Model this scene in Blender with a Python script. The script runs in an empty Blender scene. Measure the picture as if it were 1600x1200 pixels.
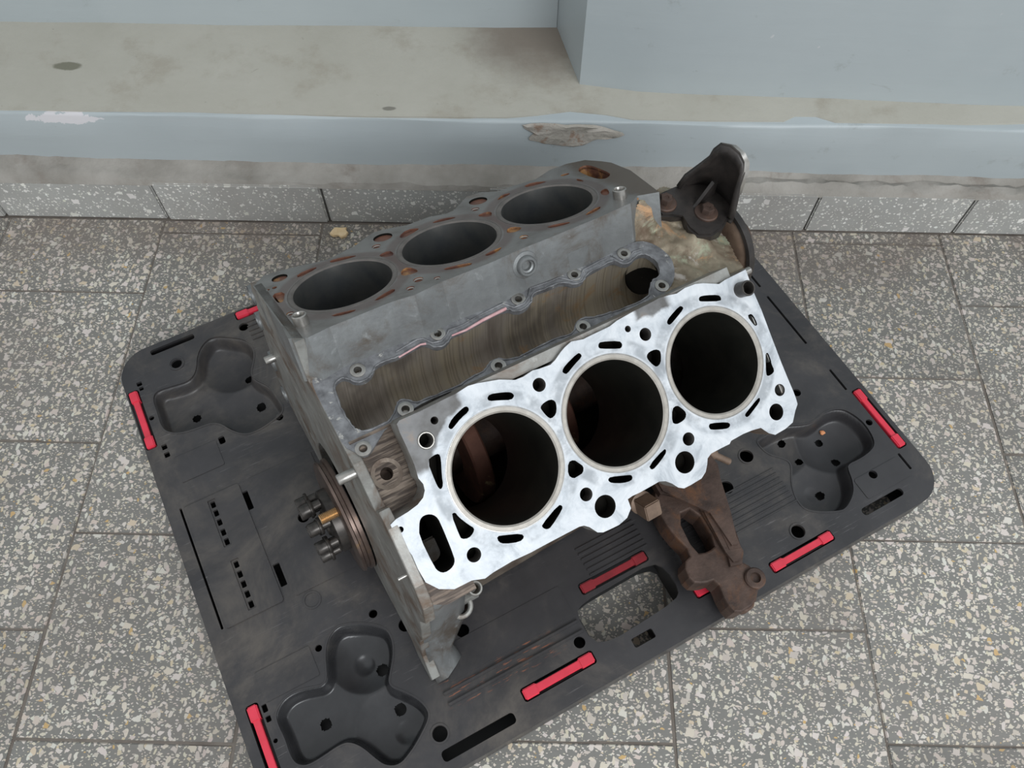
import bpy, bmesh, math, random
from mathutils import Vector, Matrix
random.seed(7)
C = bpy.context.scene.collection
sc = bpy.context.scene
MM = 0.001

# ---------------------------------------------------------------- camera, light, exposure
cam = bpy.data.cameras.new('camera'); cam.lens = 28.404; cam.sensor_width = 36.0; cam.sensor_fit = 'HORIZONTAL'
cam.clip_start = 0.02; cam.clip_end = 30
co = bpy.data.objects.new('camera', cam); C.objects.link(co); sc.camera = co
co.matrix_world = (Matrix.Translation((0, 0, 0.9)) @ Matrix.Rotation(0.014067, 4, 'Z')
                   @ Matrix.Rotation(math.pi/2 - 1.067117, 4, 'X') @ Matrix.Rotation(0.0072407, 4, 'Z'))
w = bpy.data.worlds.new('world'); sc.world = w; w.use_nodes = True
bg = w.node_tree.nodes['Background']; bg.inputs[0].default_value = (0.93, 0.97, 1.0, 1); bg.inputs[1].default_value = 0.78
def area(name, loc, target, sx, sy, power, col):
    l = bpy.data.lights.new(name, 'AREA'); l.shape = 'RECTANGLE'; l.size = sx; l.size_y = sy; l.energy = power; l.color = col
    o = bpy.data.objects.new(name, l); C.objects.link(o); o.location = loc
    o.rotation_euler = (Vector(target) - Vector(loc)).to_track_quat('-Z', 'Y').to_euler()
    return o
area('window_light', (1.35, -2.1, 2.55), (0.0, 0.5, 0.1), 2.0, 1.5, 78, (0.94, 0.97, 1.0))
area('right_area_light', (2.6, 0.9, 2.4), (0.1, 0.5, 0.1), 1.4, 1.2, 10, (0.9, 0.95, 1.0))  # weak area lamp out of view on the right
vs = sc.view_settings; vs.view_transform = 'Standard'; vs.look = 'None'; vs.gamma = 1; vs.use_curve_mapping = False; vs.exposure = 0.0

# ---------------------------------------------------------------- materials
def new_mat(name, rough=0.6, metal=0.0, spec=0.5):
    m = bpy.data.materials.new(name); m.use_nodes = True
    nt = m.node_tree; b = nt.nodes['Principled BSDF']
    b.inputs['Roughness'].default_value = rough; b.inputs['Metallic'].default_value = metal
    b.inputs['Specular IOR Level'].default_value = spec
    return m, nt, b
def N(nt, t, **kw):
    n = nt.nodes.new(t)
    for k, v in kw.items(): setattr(n, k, v)
    return n
def coords(nt, kind='Object'):
    return N(nt, 'ShaderNodeTexCoord').outputs[kind]
def noise(nt, vec, scale, detail=5, rough=0.6, dist=0.0):
    n = N(nt, 'ShaderNodeTexNoise'); n.inputs['Scale'].default_value = scale; n.inputs['Detail'].default_value = detail
    n.inputs['Roughness'].default_value = rough; n.inputs['Distortion'].default_value = dist
    nt.links.new(vec, n.inputs['Vector']); return n.outputs['Fac']
def ramp(nt, fac, stops, interp='LINEAR'):
    r = N(nt, 'ShaderNodeValToRGB'); r.color_ramp.interpolation = interp
    e = r.color_ramp.elements
    while len(e) < len(stops): e.new(0.5)
    for i, (p, c) in enumerate(stops):
        e[i].position = p; e[i].color = (c if hasattr(c, '__len__') else (c, c, c)) + ((1,) if hasattr(c, '__len__') else ()) if hasattr(c, '__len__') else (c, c, c, 1)
    nt.links.new(fac, r.inputs[0]); return r.outputs[0]
def mixc(nt, fac, a, b, mode='MIX'):
    m = N(nt, 'ShaderNodeMix', data_type='RGBA', blend_type=mode)
    if isinstance(fac, (int, float)): m.inputs[0].default_value = fac
    else: nt.links.new(fac, m.inputs[0])
    for i, v in ((6, a), (7, b)):
        if isinstance(v, tuple): m.inputs[i].default_value = v + (1,) if len(v) == 3 else v
        else: nt.links.new(v, m.inputs[i])
    return m.outputs[2]
def math_(nt, op, a, b=None, c=None, clamp=False):
    m = N(nt, 'ShaderNodeMath', operation=op); m.use_clamp = clamp
    for i, v in enumerate((a, b, c)):
        if v is None: continue
        if isinstance(v, (int, float)): m.inputs[i].default_value = v
        else: nt.links.new(v, m.inputs[i])
    return m.outputs[0]
def smooth(nt, v, lo, hi, inv=False):
    m = N(nt, 'ShaderNodeMapRange', interpolation_type='SMOOTHSTEP')
    m.inputs[1].default_value = lo; m.inputs[2].default_value = hi
    m.inputs[3].default_value = 1 if inv else 0; m.inputs[4].default_value = 0 if inv else 1
    nt.links.new(v, m.inputs[0]); return m.outputs[0]
def mapping(nt, vec, scale=(1, 1, 1), rot=(0, 0, 0), loc=(0, 0, 0)):
    m = N(nt, 'ShaderNodeMapping'); m.inputs['Scale'].default_value = scale; m.inputs['Rotation'].default_value = rot; m.inputs['Location'].default_value = loc
    nt.links.new(vec, m.inputs[0]); return m.outputs[0]
def bump(nt, b, h, strength=0.3, dist=0.001):
    n = N(nt, 'ShaderNodeBump'); n.inputs['Strength'].default_value = strength; n.inputs['Distance'].default_value = dist
    nt.links.new(h, n.inputs['Height']); nt.links.new(n.outputs[0], b.inputs['Normal'])
def dist_to(nt, vec, p, scale=(1, 1, 1)):
    s = N(nt, 'ShaderNodeVectorMath', operation='SUBTRACT'); nt.links.new(vec, s.inputs[0]); s.inputs[1].default_value = p
    t = N(nt, 'ShaderNodeVectorMath', operation='MULTIPLY'); nt.links.new(s.outputs[0], t.inputs[0]); t.inputs[1].default_value = scale
    l = N(nt, 'ShaderNodeVectorMath', operation='LENGTH'); nt.links.new(t.outputs[0], l.inputs[0]); return l.outputs['Value']

def terrazzo(name, matrix, chipset, keep=0.27, sc1=128.0, rough=0.42, dirt=0.35, dims='2D'):
    m, nt, b = new_mat(name, rough, 0, 0.45); L = nt.links.new
    tc = coords(nt); oi = N(nt, 'ShaderNodeObjectInfo')
    add = N(nt, 'ShaderNodeVectorMath', operation='ADD'); L(tc, add.inputs[0]); L(oi.outputs['Location'], add.inputs[1]); v = add.outputs[0]
    # warped coordinates make the marble chips angular and uneven
    nz = N(nt, 'ShaderNodeTexNoise'); nz.inputs['Scale'].default_value = 95; nz.inputs['Detail'].default_value = 2; L(v, nz.inputs['Vector'])
    ws = N(nt, 'ShaderNodeVectorMath', operation='MULTIPLY_ADD'); L(nz.outputs['Color'], ws.inputs[0]); ws.inputs[1].default_value = (0.008, 0.008, 0.008 if dims == '3D' else 0); L(v, ws.inputs[2])
    wv = ws.outputs[0]
    col = None
    zero = mapping(nt, wv, (1, 1, 0 if dims == '2D' else 1))
    base = mixc(nt, noise(nt, v, 9, 4), tuple(c*0.82 for c in matrix), tuple(c*1.18 for c in matrix))
    base = mixc(nt, math_(nt, 'MULTIPLY', noise(nt, v, 320, 2), 0.4), base, tuple(c*0.55 for c in matrix))
    out = base; mask_all = None
    for scl, kp, rmax, rot, sq, met in ((sc1*1.75, 0.30, 0.36, 0.9, 1.8, 'EUCLIDEAN'), (sc1*1.15, 0.36, 0.37, 2.1, 0.55, 'EUCLIDEAN'), (sc1*0.90, 0.58, 0.46, 1.3, 1.5, 'MANHATTAN'), (sc1*0.56, 0.80, 0.36, 0.3, 1.35, 'CHEBYCHEV')):
        zz = mapping(nt, zero, (1.0, sq, 1), (0, 0, rot), (scl*0.013, scl*0.007, 0))
        vc = N(nt, 'ShaderNodeTexVoronoi', feature='F1', voronoi_dimensions=dims, distance=met); vc.inputs['Scale'].default_value = scl; L(zz, vc.inputs['Vector'])
        sep = N(nt, 'ShaderNodeSeparateColor'); L(vc.outputs['Color'], sep.inputs[0])
        rad = math_(nt, 'MULTIPLY_ADD', sep.outputs[2], rmax*0.55, rmax*0.45)
        e = smooth(nt, math_(nt, 'SUBTRACT', rad, vc.outputs['Distance']), 0.0, 0.05)
        k = math_(nt, 'GREATER_THAN', sep.outputs[0], kp)
        mk = math_(nt, 'MULTIPLY', e, k)
        cc = ramp(nt, sep.outputs[1], chipset, 'CONSTANT')
        cc = mixc(nt, 0.10, cc, vc.outputs['Color'], 'SOFT_LIGHT')
        out = mixc(nt, mk, out, cc)
        mask_all = mk
    # grime: large soft blotches and a per-slab tone
    d = smooth(nt, noise(nt, v, 3.3, 5, 0.65), 0.40, 0.72)
    out = mixc(nt, math_(nt, 'MULTIPLY', d, dirt), out, (0.17, 0.135, 0.115), 'MIX')
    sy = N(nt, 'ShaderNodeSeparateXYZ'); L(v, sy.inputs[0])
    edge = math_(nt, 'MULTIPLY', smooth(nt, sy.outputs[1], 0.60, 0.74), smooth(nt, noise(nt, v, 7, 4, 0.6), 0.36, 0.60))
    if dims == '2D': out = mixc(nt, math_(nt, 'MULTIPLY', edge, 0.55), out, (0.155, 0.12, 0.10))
    tone = math_(nt, 'MULTIPLY_ADD', oi.outputs['Random'], 0.22, 0.90)
    hv = N(nt, 'ShaderNodeHueSaturation'); L(out, hv.inputs['Color']); L(tone, hv.inputs['Value'])
    L(hv.outputs[0], b.inputs['Base Color'])
    L(smooth(nt, noise(nt, v, 14, 3), 0.2, 0.9), b.inputs['Roughness']) if False else None
    bump(nt, b, noise(nt, v, 220, 3), 0.12, 0.0006)
    return m
CHIPS = [(0.0, (0.55, 0.505, 0.42)), (0.22, (0.60, 0.56, 0.49)), (0.45, (0.50, 0.46, 0.39)), (0.62, (0.58, 0.53, 0.43)), (0.80, (0.60, 0.57, 0.50)), (0.92, (0.56, 0.46, 0.34)), (0.982, (0.52, 0.34, 0.16))]
M = {}
M['terrazzo'] = terrazzo('terrazzo', (0.212, 0.207, 0.190), CHIPS)
M['terrazzo_skirt'] = terrazzo('terrazzo_skirting', (0.43, 0.43, 0.41), [(0.0, (0.76, 0.76, 0.70)), (0.5, (0.82, 0.82, 0.77)), (0.8, (0.68, 0.68, 0.62))], keep=0.18, sc1=135, dirt=0.35, dims='3D')

def simple(name, c1, c2, scale, rough=0.6, metal=0.0, bscale=None, bstr=0.2, spec=0.5, c3=None, s3=None, t3=(0.5, 0.7), bd=0.0008):
    m, nt, b = new_mat(name, rough, metal, spec); v = coords(nt)
    col = ramp(nt, noise(nt, v, scale), [(0.32, c1), (0.68, c2)])
    if c3: col = mixc(nt, smooth(nt, noise(nt, v, s3, 6, 0.7, 0.4), *t3), col, c3)
    nt.links.new(col, b.inputs['Base Color'])
    if bscale: bump(nt, b, noise(nt, v, bscale, 4), bstr, bd)
    return m
M['mortar'] = simple('joint_mortar', (0.12, 0.10, 0.085), (0.20, 0.175, 0.15), 30, 0.9)
M['plastic'] = simple('black_plastic', (0.026, 0.025, 0.027), (0.046, 0.044, 0.046), 14, 0.42, 0, 160, 0.12, 0.5, (0.105, 0.092, 0.08), 9, (0.46, 0.80))
M['plastic_gloss'] = simple('glossy_black_plastic', (0.022, 0.022, 0.024), (0.04, 0.04, 0.042), 22, 0.27, 0, 60, 0.05, 0.55, (0.085, 0.08, 0.075), 13, (0.55, 0.85))
M['plastic_shade'] = simple('painted_shade_plastic', (0.012, 0.012, 0.012), (0.02, 0.02, 0.02), 20, 0.6)  # darker copy of the black plastic, shade below the deck painted in
M['red'] = simple('red_plastic', (0.78, 0.045, 0.085), (0.62, 0.035, 0.06), 40, 0.38, 0, 120, 0.08, 0.5)
M['red_darker'] = simple('darker_red_plastic', (0.30, 0.02, 0.03), (0.16, 0.015, 0.02), 40, 0.45)  # darker, duller red for one clip
M['rust'] = simple('rusty_iron', (0.040, 0.026, 0.021), (0.115, 0.074, 0.058), 34, 0.58, 0.25, 240, 0.6, 0.4, (0.15, 0.070, 0.035), 26, (0.50, 0.72))
M['rust_red'] = simple('red_rusted_steel', (0.13, 0.058, 0.042), (0.22, 0.10, 0.07), 40, 0.65, 0.1, 200, 0.3, 0.3, (0.50, 0.38, 0.20), 30, (0.60, 0.68))
M['rust_light'] = simple('rusted_brown_steel', (0.16, 0.11, 0.08), (0.26, 0.18, 0.13), 60, 0.5, 0.3, 200, 0.3)
M['bracket_black'] = simple('black_cast_iron', (0.020, 0.018, 0.017), (0.050, 0.042, 0.038), 50, 0.45, 0.2, 260, 0.3, 0.5, (0.075, 0.058, 0.05), 22, (0.5, 0.8))
M['bore'] = simple('bore_wall', (0.030, 0.030, 0.026), (0.055, 0.053, 0.044), 30, 0.38, 0.6, None, 0.1)
M['bore_l'] = simple('bore_wall_honed', (0.13, 0.14, 0.145), (0.22, 0.215, 0.20), 30, 0.30, 0.75, None, 0.1)
M['recess_shade'] = simple('painted_recess_shade', (0.006, 0.006, 0.005), (0.014, 0.012, 0.010), 30, 0.85, spec=0.06)  # near-black colour paints the shade inside slots, holes and passages
M['liner_r'] = simple('machined_liner_ring', (0.33, 0.305, 0.27), (0.47, 0.44, 0.395), 90, 0.42, 0.4, None, 0.1)
M['liner_l'] = simple('dull_liner_ring', (0.13, 0.115, 0.105), (0.19, 0.17, 0.155), 60, 0.42, 0.4, None, 0.1)
M['steel'] = simple('worn_steel', (0.30, 0.29, 0.27), (0.46, 0.44, 0.41), 120, 0.28, 0.85)
M['steel_dark'] = simple('oily_steel', (0.05, 0.046, 0.043), (0.10, 0.09, 0.082), 90, 0.35, 0.7)
M['crank'] = simple('crank_flange_steel', (0.13, 0.095, 0.08), (0.23, 0.17, 0.145), 40, 0.28, 0.8, None, 0.1, 0.5, (0.32, 0.20, 0.10), 24, (0.58, 0.68))  # golden highlights painted in as colour patches
M['brass'] = simple('brassy_thread', (0.50, 0.33, 0.18), (0.62, 0.45, 0.26), 80, 0.32, 0.8)
M['sealant'] = simple('grey_sealant', (0.10, 0.10, 0.105), (0.25, 0.255, 0.265), 90, 0.42, 0.2, 240, 0.6, 0.5, (0.44, 0.43, 0.40), 110, (0.60, 0.68))
M['sealant_pink'] = simple('pink_sealant', (0.50, 0.24, 0.25), (0.62, 0.42, 0.42), 150, 0.6, 0, 300, 0.5)
M['crumb'] = simple('orange_crumb', (0.62, 0.24, 0.10), (0.70, 0.32, 0.15), 200, 0.8)
M['wood'] = simple('yellow_wood', (0.72, 0.52, 0.28), (0.82, 0.64, 0.40), 120, 0.7)

def plastic_deck():
    m, nt, b = new_mat('scuffed_black_plastic', 0.42, 0, 0.5); v = coords(nt); L = nt.links.new
    c = ramp(nt, noise(nt, v, 14), [(0.32, (0.026, 0.025, 0.027)), (0.68, (0.046, 0.044, 0.046))])
    c = mixc(nt, smooth(nt, noise(nt, v, 9, 6, 0.7, 0.4), 0.46, 0.80), c, (0.115, 0.10, 0.086))
    s = N(nt, 'ShaderNodeSeparateXYZ'); L(v, s.inputs[0])
    sv = mapping(nt, v, (60, 420, 1))
    k = math_(nt, 'MULTIPLY', smooth(nt, noise(nt, sv, 1, 3, 0.6), 0.56, 0.64), smooth(nt, noise(nt, v, 16, 3), 0.42, 0.56))
    band = math_(nt, 'MULTIPLY', smooth(nt, s.outputs[1], -0.560, -0.552), smooth(nt, s.outputs[1], -0.528, -0.520, True))
    band = math_(nt, 'MULTIPLY', band, math_(nt, 'MULTIPLY', smooth(nt, s.outputs[0], 0.185, 0.20), smooth(nt, s.outputs[0], 0.30, 0.33, True)))
    c = mixc(nt, math_(nt, 'MULTIPLY', math_(nt, 'MULTIPLY', k, band), 0.55), c, (0.38, 0.13, 0.06))
    scr = math_(nt, 'MULTIPLY', smooth(nt, noise(nt, mapping(nt, v, (25, 500, 1)), 1, 4, 0.7), 0.60, 0.68), smooth(nt, noise(nt, v, 6, 3), 0.48, 0.62))
    c = mixc(nt, math_(nt, 'MULTIPLY', scr, 0.5), c, (0.20, 0.19, 0.19))
    L(c, b.inputs['Base Color']); bump(nt, b, noise(nt, v, 160, 4), 0.14, 0.0008)
    return m
M['plastic_deck'] = plastic_deck()
def metal_cast(name, light, dark, brown, amt=(0.45, 0.65), rough=0.45, metal=0.5, streak=None, extra=None):
    m, nt, b = new_mat(name, rough, metal); v = coords(nt)
    c = ramp(nt, noise(nt, v, 26, 6, 0.65), [(0.3, dark), (0.62, light)])
    c = mixc(nt, smooth(nt, noise(nt, v, 15, 6, 0.7, 0.6), *amt), c, brown)
    c = mixc(nt, smooth(nt, noise(nt, v, 75, 4, 0.6, 0.3), 0.60, 0.78), c, tuple(min(1, x*1.35) for x in light))
    if streak:
        s = noise(nt, mapping(nt, v, streak), 1.0, 3, 0.6)
        c = mixc(nt, smooth(nt, s, 0.38, 0.62), c, tuple(x*0.42 for x in dark))
        bump(nt, b, s, 0.5, 0.0012)
    else:
        bump(nt, b, noise(nt, v, 210, 4), 0.28, 0.0008)
    if extra: c = extra(nt, v, c)
    nt.links.new(c, b.inputs['Base Color'])
    return m
M['cast'] = metal_cast('cast_aluminium', (0.33, 0.33, 0.31), (0.17, 0.16, 0.145), (0.16, 0.115, 0.085))
M['cast_clean'] = metal_cast('clean_cast_aluminium', (0.25, 0.26, 0.26), (0.175, 0.18, 0.18), (0.13, 0.105, 0.082), (0.45, 0.70), 0.42, 0.5)
M['cast_brown'] = metal_cast('stained_cast_aluminium', (0.24, 0.20, 0.16), (0.10, 0.075, 0.058), (0.085, 0.055, 0.04), (0.4, 0.62), 0.5, 0.45)
M['cast_ridged'] = metal_cast('ridged_stained_aluminium', (0.23, 0.185, 0.145), (0.13, 0.095, 0.075), (0.10, 0.065, 0.048), (0.45, 0.65), 0.5, 0.4, (30, 330, 60))
def front_extra(nt, v, c):
    c = mixc(nt, smooth(nt, noise(nt, v, 30, 5, 0.7, 0.8), 0.52, 0.66), c, (0.32, 0.34, 0.24))
    c = mixc(nt, smooth(nt, noise(nt, mapping(nt, v, loc=(0.3, 0.1, 0)), 24, 5, 0.7, 0.8), 0.52, 0.68), c, (0.46, 0.27, 0.14))
    return mixc(nt, smooth(nt, noise(nt, mapping(nt, v, loc=(0.7, 0.4, 0)), 36, 5, 0.7, 0.5), 0.56, 0.68), c, (0.50, 0.45, 0.40))
M['cast_front'] = metal_cast('corroded_front_casting', (0.34, 0.29, 0.21), (0.18, 0.145, 0.10), (0.12, 0.08, 0.05), (0.46, 0.68), 0.55, 0.3, None, front_extra)

# valley well: brown tea-stained casting with fine ribs across
def well():
    m, nt, b = new_mat('stained_valley_casting', 0.42, 0.35); v = coords(nt)
    c = ramp(nt, noise(nt, mapping(nt, v, (1, 0.35, 0.35)), 20, 4), [(0.30, (0.20, 0.165, 0.14)), (0.44, (0.34, 0.30, 0.255)), (0.56, (0.39, 0.335, 0.25)), (0.74, (0.40, 0.36, 0.315))])
    st = noise(nt, mapping(nt, v, (520, 5, 5)), 1, 2, 0.6)
    c = mixc(nt, math_(nt, 'MULTIPLY', smooth(nt, st, 0.46, 0.64), 0.40), c, (0.13, 0.105, 0.085))
    c = mixc(nt, math_(nt, 'MULTIPLY', smooth(nt, noise(nt, mapping(nt, v, (1, .6, .6), loc=(.4, 0, 0)), 13, 4), 0.50, 0.66), 0.7), c, (0.095, 0.08, 0.07))
    c = mixc(nt, math_(nt, 'MULTIPLY', smooth(nt, noise(nt, v, 22, 5, 0.7, 0.5), 0.58, 0.70), 0.6), c, (0.42, 0.24, 0.10))
    nt.links.new(c, b.inputs['Base Color']); bump(nt, b, st, 0.4, 0.0008)
    return m
M['well'] = well()

# the scraped bright deck: pale aluminium with swirl marks, its rear valley corner left dull
def deck_right():
    m, nt, b = new_mat('bright_scraped_aluminium', 0.5, 0.25); v = coords(nt); L = nt.links.new
    n1 = noise(nt, v, 34, 6, 0.7, 0.8); n2 = noise(nt, mapping(nt, v, (240, 60, 60), (0, 0, 0.5)), 1, 4, 0.6)
    c = ramp(nt, n1, [(0.30, (0.34, 0.37, 0.40)), (0.47, (0.54, 0.57, 0.60)), (0.66, (0.68, 0.70, 0.72))])
    c = mixc(nt, math_(nt, 'MULTIPLY', smooth(nt, n2, 0.55, 0.75), 0.20), c, (0.42, 0.43, 0.45))
    s = N(nt, 'ShaderNodeSeparateXYZ'); L(v, s.inputs[0])
    wob = math_(nt, 'MULTIPLY_ADD', noise(nt, v, 60, 3), 0.010, -0.005)
    x = math_(nt, 'ADD', s.outputs[0], wob); y = math_(nt, 'ADD', s.outputs[1], wob)
    d = math_(nt, 'ADD', dist_to(nt, v, (0, 0, 0)), wob)
    a = math_(nt, 'MULTIPLY', smooth(nt, x, -0.015, -0.009, True), smooth(nt, y, -0.030, -0.024, True))
    a = math_(nt, 'MULTIPLY', a, smooth(nt, d, 0.0600, 0.0635))
    a2 = math_(nt, 'MULTIPLY', math_(nt, 'MULTIPLY', smooth(nt, x, 0.153, 0.160), smooth(nt, x, 0.188, 0.196, True)), smooth(nt, y, -0.0635, -0.060, True))
    a = math_(nt, 'MAXIMUM', a, a2)
    c = mixc(nt, a, c, ramp(nt, noise(nt, v, 45, 5), [(0.3, (0.085, 0.08, 0.075)), (0.6, (0.17, 0.17, 0.17)), (0.75, (0.24, 0.19, 0.15))]))
    # dull traces of the old fire rings beside the coolant slots
    for cx in (0.0, 0.1062, 0.2124):
        r = dist_to(nt, v, (cx, 0, 0))
        band = math_(nt, 'MULTIPLY', smooth(nt, r, 0.0500, 0.0525), smooth(nt, r, 0.0600, 0.0635, True))
        band = math_(nt, 'MULTIPLY', band, smooth(nt, noise(nt, v, 38, 4), 0.40, 0.62))
        c = mixc(nt, math_(nt, 'MULTIPLY', band, 0.75), c, (0.27, 0.29, 0.31))
    L(c, b.inputs['Base Color']); L(math_(nt, 'MULTIPLY_ADD', n1, 0.25, 0.38), b.inputs['Roughness'])
    bump(nt, b, n2, 0.06, 0.0004)
    return m
M['deck_r'] = deck_right()
def deck_left():
    m, nt, b = new_mat('dull_stained_deck', 0.40, 0.5); v = coords(nt); L = nt.links.new
    c = ramp(nt, noise(nt, v, 26, 6, 0.65, 0.5), [(0.3, (0.145, 0.135, 0.125)), (0.5, (0.22, 0.215, 0.205)), (0.72, (0.27, 0.265, 0.255))])
    for cx in (-0.0385, 0.0677, 0.1739):
        r = dist_to(nt, v, (cx, 0, 0))
        band = math_(nt, 'MULTIPLY', smooth(nt, r, 0.0500, 0.0520), smooth(nt, r, 0.0585, 0.0640, True))
        c = mixc(nt, math_(nt, 'MULTIPLY', band, 0.55), c, (0.13, 0.085, 0.075))
    c = mixc(nt, math_(nt, 'MULTIPLY', smooth(nt, noise(nt, v, 17, 5, 0.7), 0.55, 0.72), 0.6), c, (0.16, 0.10, 0.07))
    sx = N(nt, 'ShaderNodeSeparateXYZ'); L(v, sx.inputs[0])
    c = mixc(nt, math_(nt, 'MULTIPLY', smooth(nt, math_(nt, 'MULTIPLY_ADD', noise(nt, v, 40, 4), 0.03, sx.outputs[0]), 0.245, 0.262), 0.85), c, (0.125, 0.095, 0.07))
    L(c, b.inputs['Base Color']); bump(nt, b, noise(nt, v, 260, 3), 0.1, 0.0004)
    return m
M['deck_l'] = deck_left()
M['sludge'] = simple('brown_coolant_sludge', (0.10, 0.045, 0.035), (0.20, 0.085, 0.05), 60, 0.5, 0, 200, 0.4, 0.5, (0.34, 0.18, 0.07), 24, (0.52, 0.62))
M['slot_rust'] = simple('orange_rusted_slot_wall', (0.22, 0.09, 0.035), (0.35, 0.16, 0.06), 60, 0.6)

# painted walls, with their own chips and stains at fixed places
def wall_paint():
    m, nt, b = new_mat('blue_grey_wall_paint', 0.42, 0, 0.4); L = nt.links.new
    v = coords(nt)
    c = ramp(nt, noise(nt, v, 2.6, 5, 0.6), [(0.3, (0.370, 0.412, 0.425)), (0.7, (0.42, 0.460, 0.470))])
    c = mixc(nt, math_(nt, 'MULTIPLY', smooth(nt, noise(nt, mapping(nt, v, (3, 3, 30)), 2, 6, 0.7), 0.55, 0.75), 0.30), c, (0.43, 0.46, 0.47))
    c = mixc(nt, math_(nt, 'MULTIPLY', smooth(nt, noise(nt, v, 16, 6, 0.75), 0.62, 0.72), 0.35), c, (0.24, 0.25, 0.235))
    c = mixc(nt, math_(nt, 'MULTIPLY', smooth(nt, noise(nt, mapping(nt, v, (14, 14, 40), (0, 0.5, 0)), 1, 5, 0.75, 1.2), 0.66, 0.72), 0.5), c, (0.25, 0.26, 0.25))
    c = mixc(nt, math_(nt, 'MULTIPLY', smooth(nt, noise(nt, v, 60, 3, 0.6, 0.5), 0.74, 0.78), 0.7), c, (0.55, 0.55, 0.55))
    bump(nt, b, noise(nt, mapping(nt, v, (8, 8, 60)), 1, 4), 0.15, 0.003)
    # white flake left of the middle, on the low plinth
    wob = noise(nt, v, 55, 5, 0.7, 0.6)
    d1 = math_(nt, 'MULTIPLY_ADD', wob, 1.5, dist_to(nt, v, (-0.585, 0.783, 0.158), (17, 2, 90)))
    c2 = mixc(nt, smooth(nt, d1, 1.48, 1.54, True), c, (0.60, 0.585, 0.60))
    L(c2, b.inputs['Base Color'])
    return m
M['wall'] = wall_paint()
def ledge_mat():
    m, nt, b = new_mat('bare_cement_ledge', 0.75, 0, 0.25); L = nt.links.new; v = coords(nt)
    c = ramp(nt, noise(nt, v, 4.2, 6, 0.65), [(0.3, (0.40, 0.385, 0.33)), (0.7, (0.47, 0.455, 0.40))])
    c = mixc(nt, math_(nt, 'MULTIPLY', smooth(nt, noise(nt, v, 11, 6, 0.7), 0.50, 0.70), 0.5), c, (0.31, 0.272, 0.215))
    c = mixc(nt, math_(nt, 'MULTIPLY', smooth(nt, noise(nt, v, 75, 5, 0.7, 0.5), 0.68, 0.73), 0.6), c, (0.26, 0.24, 0.20))
    c = mixc(nt, math_(nt, 'MULTIPLY', smooth(nt, noise(nt, mapping(nt, v, loc=(3, 1, 0)), 48, 5, 0.7, 0.8), 0.70, 0.75), 0.5), c, (0.56, 0.55, 0.52))
    for p, r, col in (((-0.60, 0.868, 0.168), 0.020, (0.20, 0.195, 0.15)), ((-0.170, 0.800, 0.168), 0.010, (0.22, 0.21, 0.18)), ((-0.705, 0.80, 0.168), 0.02, (0.34, 0.32, 0.20))):
        d = math_(nt, 'MULTIPLY_ADD', noise(nt, v, 50, 4), 0.9, dist_to(nt, v, p, (1/r, 2.2/r, 1/r)))
        c = mixc(nt, smooth(nt, d, 1.15, 1.5, True), c, col)
    d = math_(nt, 'MULTIPLY_ADD', noise(nt, v, 14, 5, 0.7), 0.8, dist_to(nt, v, (0.03, 0.945, 0.168), (8, 10, 5)))  # brown dirt and shadow painted into the ledge corner
    c = mixc(nt, math_(nt, 'MULTIPLY', smooth(nt, d, 0.7, 1.6, True), 0.85), c, (0.20, 0.165, 0.135))
    L(c, b.inputs['Base Color']); bump(nt, b, noise(nt, v, 60, 6, 0.7), 0.35, 0.002)
    return m
M['ledge'] = ledge_mat()
M['cement'] = simple('dirty_cement_fillet', (0.23, 0.215, 0.19), (0.36, 0.34, 0.31), 12, 0.85, 0, 80, 0.7, 0.25, (0.20, 0.17, 0.145), 14, (0.52, 0.78), 0.003)
M['plaster'] = simple('broken_plaster', (0.33, 0.31, 0.27), (0.43, 0.40, 0.36), 40, 0.9, 0, 90, 0.8, 0.2, (0.30, 0.22, 0.17), 30, (0.55, 0.65), 0.003)

# ---------------------------------------------------------------- builders
def props(o, label=None, cat=None, group=None, kind=None):
    if label: o['label'] = label
    if cat: o['category'] = cat
    if group: o['group'] = group
    if kind: o['kind'] = kind
    return o
def link(name, me, mats, parent=None, mw=None):
    o = bpy.data.objects.new(name, me); C.objects.link(o)
    if not isinstance(mats, (list, tuple)): mats = [mats]
    if not me.materials:
        for k in mats: me.materials.append(M[k])
    if parent: o.parent = parent
    if mw is not None: o.matrix_local = mw
    return o
def empty(name, mw):
    o = bpy.data.objects.new(name, None); C.objects.link(o); o.empty_display_size = 0.05; o.matrix_world = mw; return o
def from_bm(bm, smooth_=False):
    me = bpy.data.meshes.new('m'); bmesh.ops.recalc_face_normals(bm, faces=bm.faces); bm.to_mesh(me); bm.free()
    if smooth_:
        for p in me.polygons: p.use_smooth = True
        me.set_sharp_from_angle(angle=math.radians(38))
    return me
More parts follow.
